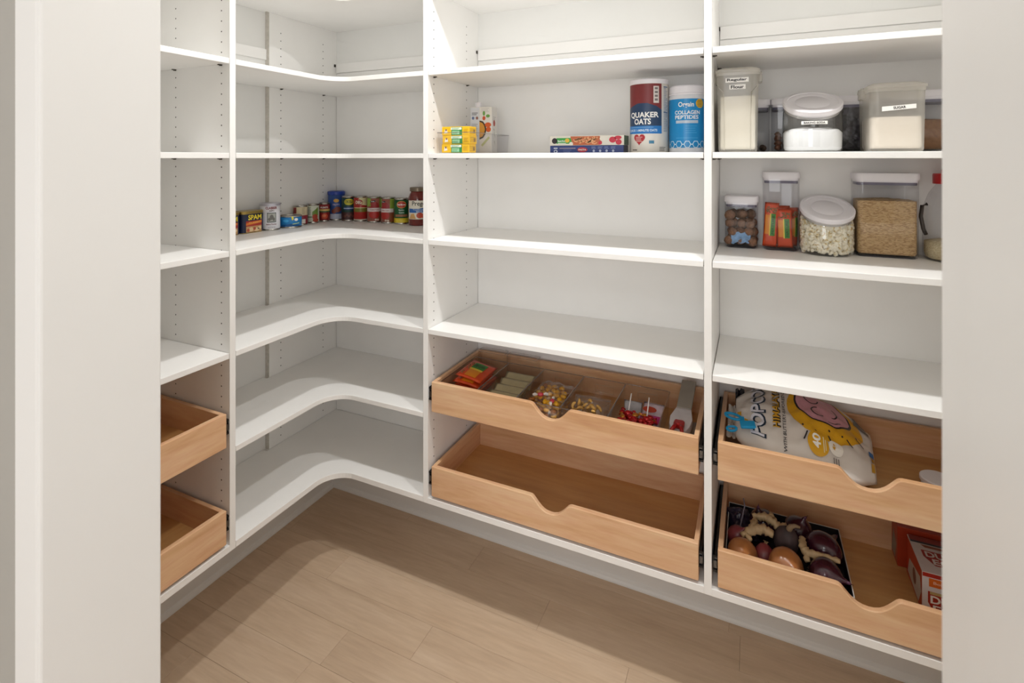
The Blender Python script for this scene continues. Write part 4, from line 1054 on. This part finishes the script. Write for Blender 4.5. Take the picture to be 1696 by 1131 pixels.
# khaki foil packets in a leaning row
M_FOIL = mat('khaki foil', 'b8ad88', .34, .1, noise_amt=.12, noise_scale=25, bump=.2, bump_scale=50)
for i, (yy, lab) in enumerate(((1.600, 'khaki foil packet nearest the drawer front'), (1.645, 'khaki foil packet second from the drawer front'), (1.690, 'khaki foil packet third from the drawer front'), (1.735, 'khaki foil packet at the back of its row'))):
    t = thing('foil_packet', lab, 'packet', (-.7715, yy, FU+.040+.004*i), 0, 'khaki foil packets in the second bin'); t.rotation_euler = (.42, 0, 0)
    pk = obj('foil_pouch', pillow(.118, .066, .014, None, .04, 60+i, 10, 8), M_FOIL, t, smooth=True)
    obj('crimp_edge', box(-.057, .057, -.0345, -.030, -.0012, .0012), mat('pale crimp', 'c9c2a8', .4, .2, noise_amt=.06), pk)
# wrapped sweets and gummies
def wrapped(name, label, group, loc, r, m, rz, rx=0, tail=True):
    t = thing(name, label, 'candy', loc, 0, group); t.rotation_euler = (rx, 0, rz)
    cd_ = obj('sweet', blob(r, 2, .10, 2, int(loc[0]*1e4), (1.25, .9, .8)), m, t, smooth=True)
    if tail:
        for s_ in (-1, 1):
            bm = bmesh.new(); c0 = bm.verts.new((s_*r*1.1, 0, 0)); ring = [bm.verts.new((s_*r*2.1, r*.9*math.cos(k*PI/5*2), r*.55*math.sin(k*PI/5*2)*(1 if k % 2 else .5))) for k in range(5)]
            for k in range(5): bm.faces.new((c0, ring[k], ring[(k+1) % 5]))
            obj('wrapper_twist', bm, m, cd_)
    return t
M_YEL = mat('yellow gummy', 'e6a81c', .3, noise_amt=.18, noise_scale=90); M_AMB = mat('amber candy', '9a5a1c', .22, noise_amt=.25, noise_scale=80)
M_REDC = mat('red foil candy', 'b0181c', .22, .35, noise_amt=.2, noise_scale=120); M_GOLDC = mat('gold foil candy', 'c07a2a', .22, .5, noise_amt=.2, noise_scale=120)
M_PINK = mat('pink pack', 'b8307c', .35, noise_amt=.15, noise_scale=80); M_CREAM = mat('pale wrap', 'e2d8d2', .3, noise_amt=.08, noise_scale=60)
rr = random.Random(77)
n_ = 0
for l_ in range(4):
    for i in range(5):
        for j in range(6):
            if l_ == 3 and rr.random() < .35: continue
            xx = -.676+.106*(i+.5)/5+rr.uniform(-.004, .004); yy = 1.572+.165*(j+.5)/6+rr.uniform(-.005, .005)
            m_ = M_AMB if (j < 1 and rr.random() < .7) or rr.random() < .10 else M_YEL
            wrapped('gummy', 'yellow gummy sweet in the bin behind the notch' if m_ is M_YEL else 'amber sweet in the bin behind the notch', 'yellow gummies' if m_ is M_YEL else 'amber sweets', (xx, yy, FU+.012+.015*l_), .0095, m_, rr.uniform(0, 6), rr.uniform(-.5, .5), False)
for (xx, yy, rz, lab) in ((-.642, 1.628, .5, 'pink and white wrapped sweet lying left on the yellow gummies'), (-.590, 1.600, 1.7, 'pink and white wrapped sweet lying right on the yellow gummies')):
    t = wrapped('wrapped_sweet', lab, 'pink wrapped sweets', (xx, yy, FU+.070), .0085, mat('pink candy', 'c9404c', .25, noise_amt=.15, noise_scale=90), rz, 0, False)
    for s_ in (-1, 1): obj('wrapper_twist', tube([(s_*.009, 0, 0), (s_*.018, .001, .001), (s_*.026, -.001, 0)], [.002, .0055, .0035], 7), M_CREAM, t)
# film bag over the gummies
t = thing('plastic_bag', 'crinkled clear bag wrapped over the yellow gummies', 'bag', (-.622, 1.665, FU+.042)); t.rotation_euler = (.08, 0, 0)
obj('film', pillow(.132, .20, .064, None, .35, 9, 14, 18), M_FILM, t)
# cashew bag
t = thing('plastic_bag', 'clear zip bag of cashews', 'bag', (-.470, 1.622, FU+.046)); t.rotation_euler = (.62, 0, .04)
obj('film', pillow(.120, .110, .066, None, .16, 5, 12, 12), M_FILM, t)
obj('zip_strip', box(-.057, .057, .046, .050, -.001, .001), M_FILM, t)
M_CASH = mat('cashew', 'c99a4e', .5, noise_amt=.18, noise_scale=60)
rr = random.Random(9)
cm = []
for k in range(3):
    pth = [(.011*math.cos(a), .011*math.sin(a), 0) for a in [(-.2+i*.42) for i in range(7)]]
    bm = tube(pth, [.0022, .0042, .0050, .0050, .0046, .0040, .0022], 8); me = bpy.data.meshes.new('cashew'); bm.to_mesh(me); bm.free()
    me.polygons.foreach_set('use_smooth', [True]*len(me.polygons)); me.materials.append(M_CASH); cm.append(me)
for i in range(36):
    o = bpy.data.objects.new('cashew', cm[i % 3]); C.objects.link(o)
    o.location = (-.470+rr.uniform(-.042, .042), 1.598+rr.uniform(-.020, .026), FU+.018+.017*(i//9)+rr.uniform(0, .010)); o.rotation_euler = (rr.uniform(-1, 1), rr.uniform(-1, 1), rr.uniform(0, 6))
    tag(o, 'golden cashew nut in the clear zip bag', 'nut', 'cashews in the zip bag')
# red sweets and lollipops
rr = random.Random(15)
for l_ in range(4):
    for i in range(5):
        for j in range(3):
            xx = -.378+.106*(i+.5)/5+rr.uniform(-.005, .005); yy = 1.572+.08*(j+.5)/3+rr.uniform(-.005, .005)
            gold = rr.random() < .28
            wrapped('wrapped_sweet', 'gold foil sweet in the lollipop bin' if gold else 'red foil sweet in the lollipop bin', 'gold foil sweets' if gold else 'red foil sweets', (xx, yy, FU+.013+.016*l_), .0095, M_GOLDC if gold else M_REDC, rr.uniform(0, 6), rr.uniform(-.4, .4))
def lolly(label, base, top, m):
    t = thing('lollipop', label, 'lollipop', base, 0, 'lollipops')
    d_ = Vector(top)-Vector(base)
    obj('stick', tube([(0, 0, 0), tuple(d_)], .0019, 8), mat('paper stick', 'eeeae6', .6, noise_amt=.02), t, smooth=True)
    obj('candy_head', blob(.0125, 2, .06, 2, 3, (1, .8, 1.2), tuple(-d_.normalized()*.008)), m, t, smooth=True)
lolly('red lollipop with a white stick, left in the lollipop bin', (-.3520, 1.640, FU+.064), (-.3490, 1.672, FU+.110), M_REDC)
lolly('red lollipop with a white stick, right in the lollipop bin', (-.2920, 1.622, FU+.066), (-.2910, 1.656, FU+.114), M_REDC)
def flat_pack(name, label, loc, rot, w_, h_, th, m, seed, extra=None, group=None, cat='packet'):
    t = thing(name, label, cat, loc, 0, group); t.rotation_euler = rot
    pk = obj('wrapper', pillow(w_, h_, th, None, .25, seed, 10, 10), m, t, smooth=True)
    return t, pk
flat_pack('candy_packet', 'white crinkled candy packet at the left of the lollipop bin', (-.350, 1.700, FU+.040), (.55, .1, .2), .060, .075, .012, mat('pale film pack', 'c4c6cc', .25, .2, noise_amt=.2, noise_scale=40), 71)
t, pk = flat_pack('candy_packet', 'pink and white candy packet at the right of the lollipop bin', (-.288, 1.685, FU+.046), (.60, -.05, -.15), .070, .085, .014, mat('pale pink pack', 'cdbcc6', .25, .1, noise_amt=.2, noise_scale=40), 72)
prnt('label_band', s_rect(-.032, -.030, .032, -.004, 6), lambda s_, t_, o: (s_, t_, .0085+o), M_PINK, pk, 1)
prnt('label_band', s_ell(-.008, .014, .022, .010), lambda s_, t_, o: (s_, t_, .0085+o), P('b5442e'), pk, 1)
# white sleeve with grey flap and a red clip
t = thing('clipped_sleeve', 'white paper sleeve with grey flap pinched by a red clip', 'packet', (-.196, 1.736, FU+.026)); t.rotation_euler = (-.02, 0, -.03)
sl = obj('sleeve', loft([[(px, py0, pz0+q) for px, q in ((-w0, 0), (w0, 0), (w0, th0), (-w0, th0))] for w0, py0, pz0, th0 in ((.020, -.115, .006, .016), (.030, -.095, .006, .024), (.033, -.06, .010, .026), (.024, -.015, .022, .020), (.0225, .0, .026, .014))]), mat('white paper', 'dcd9dc', .6, noise_amt=.04, noise_scale=50), t, bevel=.002)
obj('flap', loft([[(px, py0, pz0+q) for px, q in ((-.0225, 0), (.0225, 0), (.0225, .008), (-.0225, .008))] for py0, pz0 in ((-.004, .035), (.06, .058), (.112, .078))]), mat('grey card', '9d968a', .6, noise_amt=.04), t, bevel=.001)
obj('clip_jaw', rbox(.030, .030, .016, .006, .026, 4, .003, cy=-.104), M_RED, t, autos=True)
for s_ in (-1, 1): obj('clip_handle', tube([(s_*.006, -.108, .036), (s_*.010, -.130, .036), (s_*.015, -.150, .034)], [.0062, .0058, .0050], 8), M_RED, t, smooth=True)
t = thing('paper_card', 'grey card lying along the right side of the candy drawer', 'card', (-.160, 1.665, FU+.001)); 
obj('card_sheet', box(-.012, .012, -.105, .095, 0, .016), mat('grey card', '9d968a'), t, bevel=.002)

# ================================================================== upper right drawer: popcorn bag
M_BAG = mat('popcorn bag film', 'd6cec6', .38, noise_amt=.03, noise_scale=10, bump=.25, bump_scale=22)
BX0, BY0, BW, BD = -.045, 1.562, .345, .298
def bag_pt(u, v, top=True):
    # u: closed end (left) to bag foot (right), v: front to back
    pin = .50+.50*min(1, u/.24)**.8 if u < .24 else 1-.30*max(0, (u-.72)/.28)**1.6
    vv = .5+(v-.5)*pin
    x = BX0+BW*u+.020*(v-.5)*(u > .5)*(u-.5)*2
    y = BY0+BD*vv
    th = .105*(max(0, math.sin(PI*min(1, u*.90+.06)))**.55)*(max(0, math.sin(PI*v))**.5)
    zc = FU+.018+.085*vv*(1-.55*max(0, (u-.6)/.4))+.020*(1-u)
    wr = .010*noise.noise(Vector((u*5, v*5, 1.7)))+.006*noise.noise(Vector((u*13, v*11, 4.1)))+.020*max(0, (u-.78))*noise.noise(Vector((u*22, v*9, 8)))+.030*max(0, .16-u)*noise.noise(Vector((u*30, v*12, 2)))
    e_ = (max(0, math.sin(PI*v))**.5)
    z = zc+(th*.62+wr*e_ if top else -th*.38*min(1, (zc-FU)/.05))
    return x, y, max(z, FU+.0015 if top else FU+.0008)
NU, NV = 56, 40
bm = bmesh.new(); T, B_ = [], []
for i in range(NU+1):
    T.append([bm.verts.new(bag_pt(i/NU, j/NV)) for j in range(NV+1)])
    B_.append([T[i][j] if j in (0, NV) or i in (0, NU) else bm.verts.new(bag_pt(i/NU, j/NV, False)) for j in range(NV+1)])
for i in range(NU):
    for j in range(NV):
        bm.faces.new((T[i][j], T[i+1][j], T[i+1][j+1], T[i][j+1]))
        try: bm.faces.new((B_[i][j], B_[i][j+1], B_[i+1][j+1], B_[i+1][j]))
        except ValueError: pass
bag = thing('popcorn_bag', 'large cream popcorn bag lying in the drawer, closed with a blue clip', 'bag', (BX0+BW/2, BY0+BD/2, FU))
bb_ = obj('bag_film', bm, M_BAG, bag, world=True, smooth=True)
def on_bag(s, t_, o):
    # s along the bag's reading width (front to back), t along its height (foot -> closed end)
    u = 1-t_; v = s
    p = bag_pt(max(0, min(1, u)), max(0, min(1, v)))
    return (p[0], p[1]-o, p[2]+.0012+o*2)
def bp(name, sh, col, layer, n=3): return prnt(name, dense(sh, n), on_bag, P(col), bb_, layer)
# emblem: yellow aura with a plain pink shape, no figure
def arc(cx, cy, rx, ry, a0, a1, n=14): return [(cx+rx*math.cos(math.radians(a0+(a1-a0)*i/n)), cy+ry*math.sin(math.radians(a0+(a1-a0)*i/n))) for i in range(n+1)]
bp('aura_print', s_ell(.56, .335, .31, .27, 32), 'd9a21c', 1, 4)
bp('pink_outline', s_ell(.63, .345, .225, .205, 32), '1d1a20', 2, 4)
bp('pink_shape', s_ell(.63, .345, .210, .190, 32), 'cf97a4', 3, 4)
bp('squiggle', join(s_line(arc(.55, .38, .06, .045, 0, 240), .010), s_line(arc(.70, .42, .05, .05, 40, 280), .010), s_line(arc(.62, .28, .07, .04, 180, 350), .010), s_line([(.46, .31), (.48, .26), (.52, .22)], .010)), '1d1a20', 4, 1)
rays = [(.20, .50, .28, .47), (.24, .30, .31, .32), (.30, .15, .35, .19), (.40, .07, .43, .12)]
bp('ray_mark', join(*[s_line([(a, b), (c_, d_)], .011) for a, b, c_, d_ in rays]), '26222a', 4, 1)
bp('dot_mark', join(*[s_ell(a, b, .009, .007, 8) for a, b in ((.33, .50), (.30, .41), (.36, .22), (.44, .12), (.36, .31))]), '26222a', 4, 0)
bp('badge', s_ell(.195, .400, .100, .075, 28), 'd6a01e', 5, 2)
bp('lettering', s_text('40', .205, .41, .11, .058, .03), 'f2efe8', 7, 1)
bp('small_print', join(s_rect(.13, .358, .26, .365), s_rect(.15, .345, .24, .351)), 'e8d9a8', 7, 1)
bp('badge', s_ell(.215, .275, .070, .050, 24), 'ece6dc', 5, 2)
bp('lettering', s_text('4g', .220, .285, .065, .030, .02), 'd6a01e', 7, 1)
bp('small_print', join(*[s_rect(.06, .262+.016*i, .13, .268+.016*i, 4) for i in range(3)]), '6a6460', 3, 1)
# big title, reading from front to back
bp('title_shadow', s_text('POPCORN', .590, .822, .92, .115, .055), '203246', 2, 1)
bp('lettering', s_text('POPCORN', .585, .832, .90, .105, .02), 'dad9e2', 4, 1)
bp('title_shadow', s_text('HIMALAYAN GOLD', .70, .686, .86, .058, .05), '2a2420', 2, 1)
bp('lettering', s_text('HIMALAYAN GOLD', .69, .692, .86, .054, .01), 'd6a22c', 4, 1)
bp('lettering', s_text('WITH BUTTERY-FLAVORED COCONUT OIL', .53, .632, .92, .024, .01), '2a2830', 3, 1)
bp('foot_print', join(s_rect(.10, .005, .20, .030), s_rect(.24, .004, .34, .022)), 'b98a2a', 3, 1)
bp('foot_print', s_rect(.34, .004, .44, .034), '2a62a0', 3, 1)
bp('foot_print', join(s_rect(.70, .02, .78, .12), s_rect(.80, .03, .86, .12)), '6a645f', 3, 2)
bp('flap_print', join(s_rect(.30, .955, .36, .985), s_rect(.22, .90, .28, .93)), 'd6a01e', 3, 1)
# crumpled closed end
rr = random.Random(4)
bm = bmesh.new(); g = []
for i in range(9):
    g.append([bm.verts.new((BX0+.012-.034*i/8-.0*j, BY0+.085+.135*j/12+.010*noise.noise(Vector((i*.6, j*.7, 3))), FU+.050+.030*(j/12)+.020*noise.noise(Vector((i*.7, j*.8, 9))))) for j in range(13)])
for i in range(8):
    for j in range(12): bm.faces.new((g[i][j], g[i+1][j], g[i+1][j+1], g[i][j+1]))
cf = obj('crumpled_flap', bm, M_BAG, bag, world=True)
md = cf.modifiers.new('s', 'SOLIDIFY'); md.thickness = .002
bm = bmesh.new(); g = []
for i in range(6):
    g.append([bm.verts.new((BX0-.002+.024*i/5, 1.745+.075*j/8, FU+.092+.030*j/8+.012*noise.noise(Vector((i*.8, j*.6, 5))))) for j in range(9)])
for i in range(5):
    for j in range(8): bm.faces.new((g[i][j], g[i+1][j], g[i+1][j+1], g[i][j+1]))
cf = obj('dark_flap', bm, mat('dark bag lining', '1c1d26', .3, noise_amt=.2, noise_scale=60), bag, world=True); md = cf.modifiers.new('s', 'SOLIDIFY'); md.thickness = .002
M_CYAN = mat('blue clip plastic', '1893c8', .32, noise_amt=.04)
t = thing('bag_clip', 'bright blue plastic bag clip on the popcorn bag', 'clip', (-.024, 1.640, FU+.104)); t.rotation_euler = (.25, -.10, .15)
def loop_handle(cx, cy, rx, ry, th, hgt, yaw):
    bm = bmesh.new(); n = 22; R0 = [[], [], [], []]
    for i in range(n):
        a = 2*PI*i/n
        for k_, (q, zz) in enumerate(((1, 0), (1, hgt), (.62, hgt), (.62, 0))):
            R0[k_].append(bm.verts.new((cx+rx*q*math.cos(a), cy+ry*q*math.sin(a), zz)))
    for k_ in range(4):
        A_, B2 = R0[k_], R0[(k_+1) % 4]
        for i in range(n): bm.faces.new((A_[i], A_[(i+1) % n], B2[(i+1) % n], B2[i]))
    return xform(bm, Matrix.Rotation(yaw, 4, 'Z'))
obj('clip_handle', loop_handle(-.028, .004, .026, .0125, .005, .006, -.45), M_CYAN, t, autos=True, bevel=.001)
bm = loop_handle(-.034, .0, .016, .0105, .005, .006, .12); bmesh.ops.translate(bm, verts=bm.verts, vec=(0, -.018, -.010)); obj('clip_handle', bm, M_CYAN, t, autos=True, bevel=.001)
obj('clip_jaw', loft([[(px, y0_, z0_) for px, y0_, z0_ in ((-.004+q, .011-w2, z2), (.004+q, .011-w2, z2), (.004+q, -.011-w2, z2), (-.004+q, -.011-w2, z2))] for q, w2, z2 in ((0, 0, -.002), (0, 0, .007))]), M_CYAN, t)
obj('clip_jaw', box(-.010, .030, -.030, -.004, -.001, .008), M_CYAN, t, bevel=.003)
obj('clip_tip', box(.026, .034, -.031, -.005, -.006, .004), mat('pale clip tip', 'cfd2d6', .4, noise_amt=.03), t, bevel=.001)
# white tub at the right end
t = thing('lidded_tub', 'small white round tub at the right end of the popcorn drawer', 'tub', (.432, 1.672, FU))
obj('tub_body', lathe([(0, 0), (.030, 0), (.033, .003), (.036, .030), (0, .030)], 32), mat('white tub', 'd4d4d8', .4, noise_amt=.02), t, smooth=True)
obj('lid', lathe([(0, .040), (.036, .040), (.0385, .038), (.0385, .030), (.036, .029)], 32), M_LID, t, autos=True)

# ================================================================== lower right drawer: produce tray and egg boxes
TX0, TX1, TY0, TY1 = -.068, .2335, 1.549, 1.815; TZ = FLo
t = thing('cardboard_tray', 'open cardboard tray, dark inside, holding onions and ginger', 'tray', ((TX0+TX1)/2, (TY0+TY1)/2, TZ))
M_TRAY = mat('tray outside white', 'c6c3be', .6, noise_amt=.04); M_TRAYD = mat('tray dark inside', '1b1618', .6, noise_amt=.2)
wx, wy = (TX1-TX0)/2, (TY1-TY0)/2; hh = .050
obj('tray_bottom', box(-wx, wx, -wy, wy, 0, .002), M_TRAYD, t)
for nm, b_, m_ in (('tray_wall', (-wx, wx, -wy, -wy+.002, .002, hh), M_TRAY), ('tray_wall', (-wx, wx, wy-.002, wy, .002, hh), M_TRAY), ('tray_wall', (-wx, -wx+.002, -wy+.002, wy-.002, .002, hh), M_TRAY), ('tray_wall', (wx-.002, wx, -wy+.002, wy-.002, .002, hh), M_TRAY)):
    obj(nm, box(*b_), m_, t)
for b_ in ((-wx+.002, wx-.002, -wy+.002, -wy+.003, .002, hh-.001), (-wx+.002, wx-.002, wy-.003, wy-.002, .002, hh-.001), (-wx+.002, -wx+.003, -wy+.003, wy-.003, .002, hh-.001), (wx-.003, wx-.002, -wy+.003, wy-.003, .002, hh-.001)):
    obj('tray_lining', box(*b_), M_TRAYD, t)
M_BRO = mat('brown onion skin', 'a66a3c', .28, noise_amt=.16, noise_scale=14, coat=.3); M_SHA = mat('shallot skin', '7c3438', .34, noise_amt=.15, noise_scale=16)
M_RON = mat('red onion skin', '3c1424', .22, noise_amt=.22, noise_scale=12, coat=.4); M_GIN = mat('ginger skin', 'b99c74', .6, noise_amt=.16, noise_scale=45, bump=.4, bump_scale=90)
M_BEET = mat('beet skin', '453636', .65, noise_amt=.28, noise_scale=35, bump=.4, bump_scale=60)
M_ROOT = mat('dry root', '8c7050', .8, noise_amt=.2, noise_scale=60)
def onion(name, label, x, y, z, R, m, rot, cat='onion', group=None, sq=.92, roots=True):
    t = thing(name, label, cat, (x, y, z), 0, group); t.rotation_euler = rot
    pr = [(0, -R*sq)]
    for i in range(1, 13):
        a = -PI/2+PI*i/13; r_ = R*math.cos(a); z_ = R*sq*math.sin(a)
        if a > .75: k_ = (a-.75)/.82; r_ *= (1-.35*k_); z_ += R*.30*k_*k_
        pr.append((r_, z_))
    pr.append((R*.09, R*sq*1.38)); pr.append((0, R*sq*1.42))
    bd = obj('bulb', lathe(pr, 28), m, t, smooth=True)
    obj('neck', tube([(0, 0, R*sq*1.25), (R*.05, 0, R*sq*1.45), (R*.14, .002, R*sq*1.66)], [R*.13, R*.09, R*.03], 8), M_ROOT if m is not M_RON else mat('purple neck', '5a3048', .5, noise_amt=.2), t, smooth=True)
    if roots:
        bm = lathe([(0, -R*sq*1.03), (R*.16, -R*sq*1.02), (R*.22, -R*sq*.95), (0, -R*sq*.93)], 12)
        rt = obj('root_plate', bm, M_ROOT, t, smooth=True)
        for i in range(7):
            a = i*2*PI/7
            obj('root', tube([(R*.08*math.cos(a), R*.08*math.sin(a), -R*sq*1.0), (R*.22*math.cos(a+.4), R*.22*math.sin(a+.4), -R*sq*1.16), (R*.30*math.cos(a+.9), R*.30*math.sin(a+.9), -R*sq*1.12)], [.0009, .0007, .0004], 5), M_ROOT, rt)
    return t
zf = TZ+.003
onion('onion', 'shiny brown onion at the left front of the tray', -.0245, 1.600, zf+.040, .0400, M_BRO, (.9, .5, 0), group='brown onions')
onion('onion', 'larger brown onion at the middle front, root end towards the camera', .0830, 1.598, zf+.043, .0440, M_BRO, (1.15, .15, .5), group='brown onions')
onion('shallot', 'dull red shallot between the two brown onions', .0300, 1.622, zf+.036, .0255, M_SHA, (2.6, .3, .2), 'shallot', 'shallots', 1.25)
onion('shallot', 'dull red shallot behind the left brown onion', -.0400, 1.668, zf+.042, .0270, M_SHA, (.3, .5, .2), 'shallot', 'shallots', 1.1)
onion('red_onion', 'large glossy dark red onion at the right of the tray', .1815, 1.700, zf+.048, .0470, M_RON, (-.4, 1.2, .5), 'onion', 'red onions')
onion('red_onion', 'dark red onion at the right front with its neck showing', .1770, 1.603, zf+.044, .0420, M_RON, (.35, 1.25, -.1), 'onion', 'red onions', roots=True)
onion('red_onion', 'dark red onion in shade at the middle back', .1250, 1.772, zf+.040, .0400, M_RON, (.2, .3, 0), 'onion', 'red onions')
onion('red_onion', 'dark red onion in shade at the left back', .0300, 1.765, zf+.040, .0400, M_RON, (.2, -.3, 0), 'onion', 'red onions')
t = thing('beetroot', 'rough dark grey-brown beetroot at the middle of the tray', 'beetroot', (.0880, 1.678, zf+.060)); t.rotation_euler = (.25, .10, 0)
obj('root_body', blob(.040, 3, .10, 1.6, 5, (.80, .75, 1.05)), M_BEET, t, smooth=True)
obj('stalk', tube([(0, 0, .036), (.006, .004, .050), (.016, .006, .056), (.028, .004, .058)], [.009, .007, .005, .003], 8), mat('dry stalk', '8c7458', .7, noise_amt=.2, noise_scale=60), t, smooth=True)
def ginger(label, loc, segs, rot=(0, 0, 0)):
    t = thing('ginger_root', label, 'ginger', loc, 0, 'ginger roots'); t.rotation_euler = rot
    me_ = None
    mb = bmesh.new()
    for k_, sg in enumerate(segs):
        pts = [Vector(p[:3]) for p in sg]; rad = [p[3] for p in sg]; path, rs = [], []
        for a in range(len(pts)-1):
            for i in range(5):
                f_ = i/5; path.append(pts[a].lerp(pts[a+1], f_)); rs.append((rad[a]*(1-f_)+rad[a+1]*f_)*(1+.22*math.sin(i*2.4+a*1.3)))
        path.append(pts[-1]); rs.append(rad[-1]*.8)
        b2 = tube(path, rs, 10)
        for v in b2.verts: v.co += noise.noise_vector(v.co*70+Vector((k_, 0, 0)))*.0042
        b2.normal_update()
        obj('rhizome' if k_ == 0 else 'finger', b2, M_GIN, t, smooth=True)
ginger('knobbly ginger root lying over the left onions', (.030, 1.668, zf+.078), [[(-.058, -.030, -.012, .008), (-.030, -.010, 0, .011), (0, .0, .004, .013), (.024, -.004, -.002, .012)], [(-.030, -.010, 0, .009), (-.024, .014, .006, .009), (-.020, .022, .010, .006)], [(-.050, -.024, -.008, .008), (-.034, -.042, -.010, .007)]])
ginger('pale ginger root at the back beside the beetroot', (.046, 1.712, zf+.080), [[(-.044, .0, .002, .009), (-.015, .004, .008, .012), (.012, -.004, .004, .013), (.032, -.018, -.006, .010)], [(.0, .0, .006, .009), (.008, .018, .016, .007)], [(.024, -.010, .0, .007), (.044, .002, .004, .005)]])
ginger('forked ginger root between the two right red onions', (.150, 1.648, zf+.062), [[(-.022, .034, .018, .0075), (-.024, .006, .010, .010), (-.012, -.010, .004, .011), (.020, -.012, .010, .009), (.060, -.022, .016, .006)], [(-.020, -.004, .006, .009), (-.014, -.026, -.008, .006)]])
t = thing('produce_bag', 'dark purple netted bag at the left back of the tray', 'bag', (-.030, 1.752, zf+.028)); t.rotation_euler = (.35, .1, .4)
obj('net', pillow(.075, .100, .050, None, .3, 33, 12, 12), mat('dark net film', '2a2436', .35, noise_amt=.35, noise_scale=60), t)
obj('drawstring', tube([(-.03, -.05, .02), (-.01, -.01, .034), (.012, .03, .036), (.02, .06, .03)], .002, 6), mat('pale string', '8a8494', .6, noise_amt=.1), t, smooth=True)
# egg boxes
def egg_box(label, x0, x1, y0, y1, h, lean):
    t = thing('egg_box', label, 'box', ((x0+x1)/2, (y0+y1)/2, FLo), 0, 'duck egg boxes'); t.rotation_euler = (lean, 0, 0)
    w_, d_ = x1-x0, y1-y0
    bd = obj('carton', box(-w_/2, w_/2, -d_/2, d_/2, 0, h), P('cfc9c9'), t, bevel=.0012)
    mp = on_face((0, -d_/2, 0), (0, -1, 0)); L = -w_/2
    prnt('top_band', s_rect(L+.001, h-.011, w_/2-.001, h-.001), mp, P('a8281c'), bd, 1)
    prnt('label_tab', s_rect(L+.014, h-.034, w_/2-.02, h-.013), mp, P('d0641e'), bd, 1)
    prnt('lettering', s_text('Boiled', L+.040, h-.023, .034, .007, .02), mp, P('e8b89a'), bd, 2)
    prnt('title_panel', s_poly([(L+.012, h-.046), (w_/2-.012, h-.046), (w_/2-.012, h-.096), (L+.024, h-.096), (L+.012, h-.074)]), mp, P('a8281c'), bd, 1)
    prnt('title_stripe', s_rect(L+.016, h-.053, w_/2-.02, h-.046), mp, P('b8a06a'), bd, 2)
    prnt('lettering', s_text('DUCK', L+.060, h-.065, .086, .020, .03), mp, WHITE, bd, 3)
    prnt('lettering', s_text('EGGS', L+.064, h-.087, .084, .018, .03), mp, WHITE, bd, 3)
    ml = on_face((-w_/2, 0, 0), (-1, 0, 0))
    prnt('side_panel_print', s_rect(-d_/2+.001, .001, d_/2-.001, h-.001), ml, P('b8391a'), bd, 1)
    prnt('side_picture', s_poly([(-d_/2+.012, .012), (d_/2-.030, .004), (d_/2-.006, h*.45), (d_/2-.016, h*.75), (-d_/2+.030, h*.55)]), ml, P('c4beb6'), bd, 2)
    prnt('side_picture', s_ell(.006, h*.42, .016, .020), ml, P('7a4a3a'), bd, 3)
    mt = on_face((0, 0, h), (0, 0, 1), (0, 1, 0))
    prnt('lid_print', s_rect(-w_/2+.002, d_/2-.022, w_/2-.002, d_/2-.002), mt, P('8a241a'), bd, 1)
    prnt('lid_stripe', s_rect(-w_/2+.002, d_/2-.030, w_/2-.002, d_/2-.022), mt, P('2a2430'), bd, 2)
    prnt('lid_stripe', s_poly([(L+.030, d_/2-.044), (w_/2-.04, d_/2-.044), (w_/2-.04, d_/2-.034), (L+.022, d_/2-.034)]), mt, P('8a4a32'), bd, 2)
    prnt('title_panel', s_poly([(L+.018, d_/2-.056), (w_/2-.02, d_/2-.056), (w_/2-.02, d_/2-.112), (L+.036, d_/2-.112), (L+.018, d_/2-.082)]), mt, P('9c2a24'), bd, 1)
    prnt('lettering', s_text('DUCK', L+.066, d_/2-.071, .084, .022, .03), mt, P('dcd6d4'), bd, 3)
    prnt('lettering', s_text('EGGS', L+.074, d_/2-.097, .080, .022, .03), mt, P('dcd6d4'), bd, 3)
egg_box('white and red duck egg box at the right of the onion drawer', .391, .590, 1.640, 1.785, .104, 0)
t = thing('orange_box', 'taller orange-red box behind the duck egg box', 'box', (.4815, 1.832, FLo))
bd = obj('carton', box(-.1095, .1095, -.035, .035, 0, .112), P('a8381c'), t, bevel=.0012)
prnt('side_picture', s_poly([(-.030, .010), (.010, .006), (.024, .055), (-.010, .080)]), on_face((-.1095, 0, 0), (-1, 0, 0)), P('8a8078'), bd, 1)
prnt('lid_stripe', s_rect(-.100, .010, .105, .018), on_face((0, 0, .112), (0, 0, 1), (0, 1, 0)), P('2a2430'), bd, 1)

for o in bpy.data.objects:
    if '_base' in o: del o['_base']
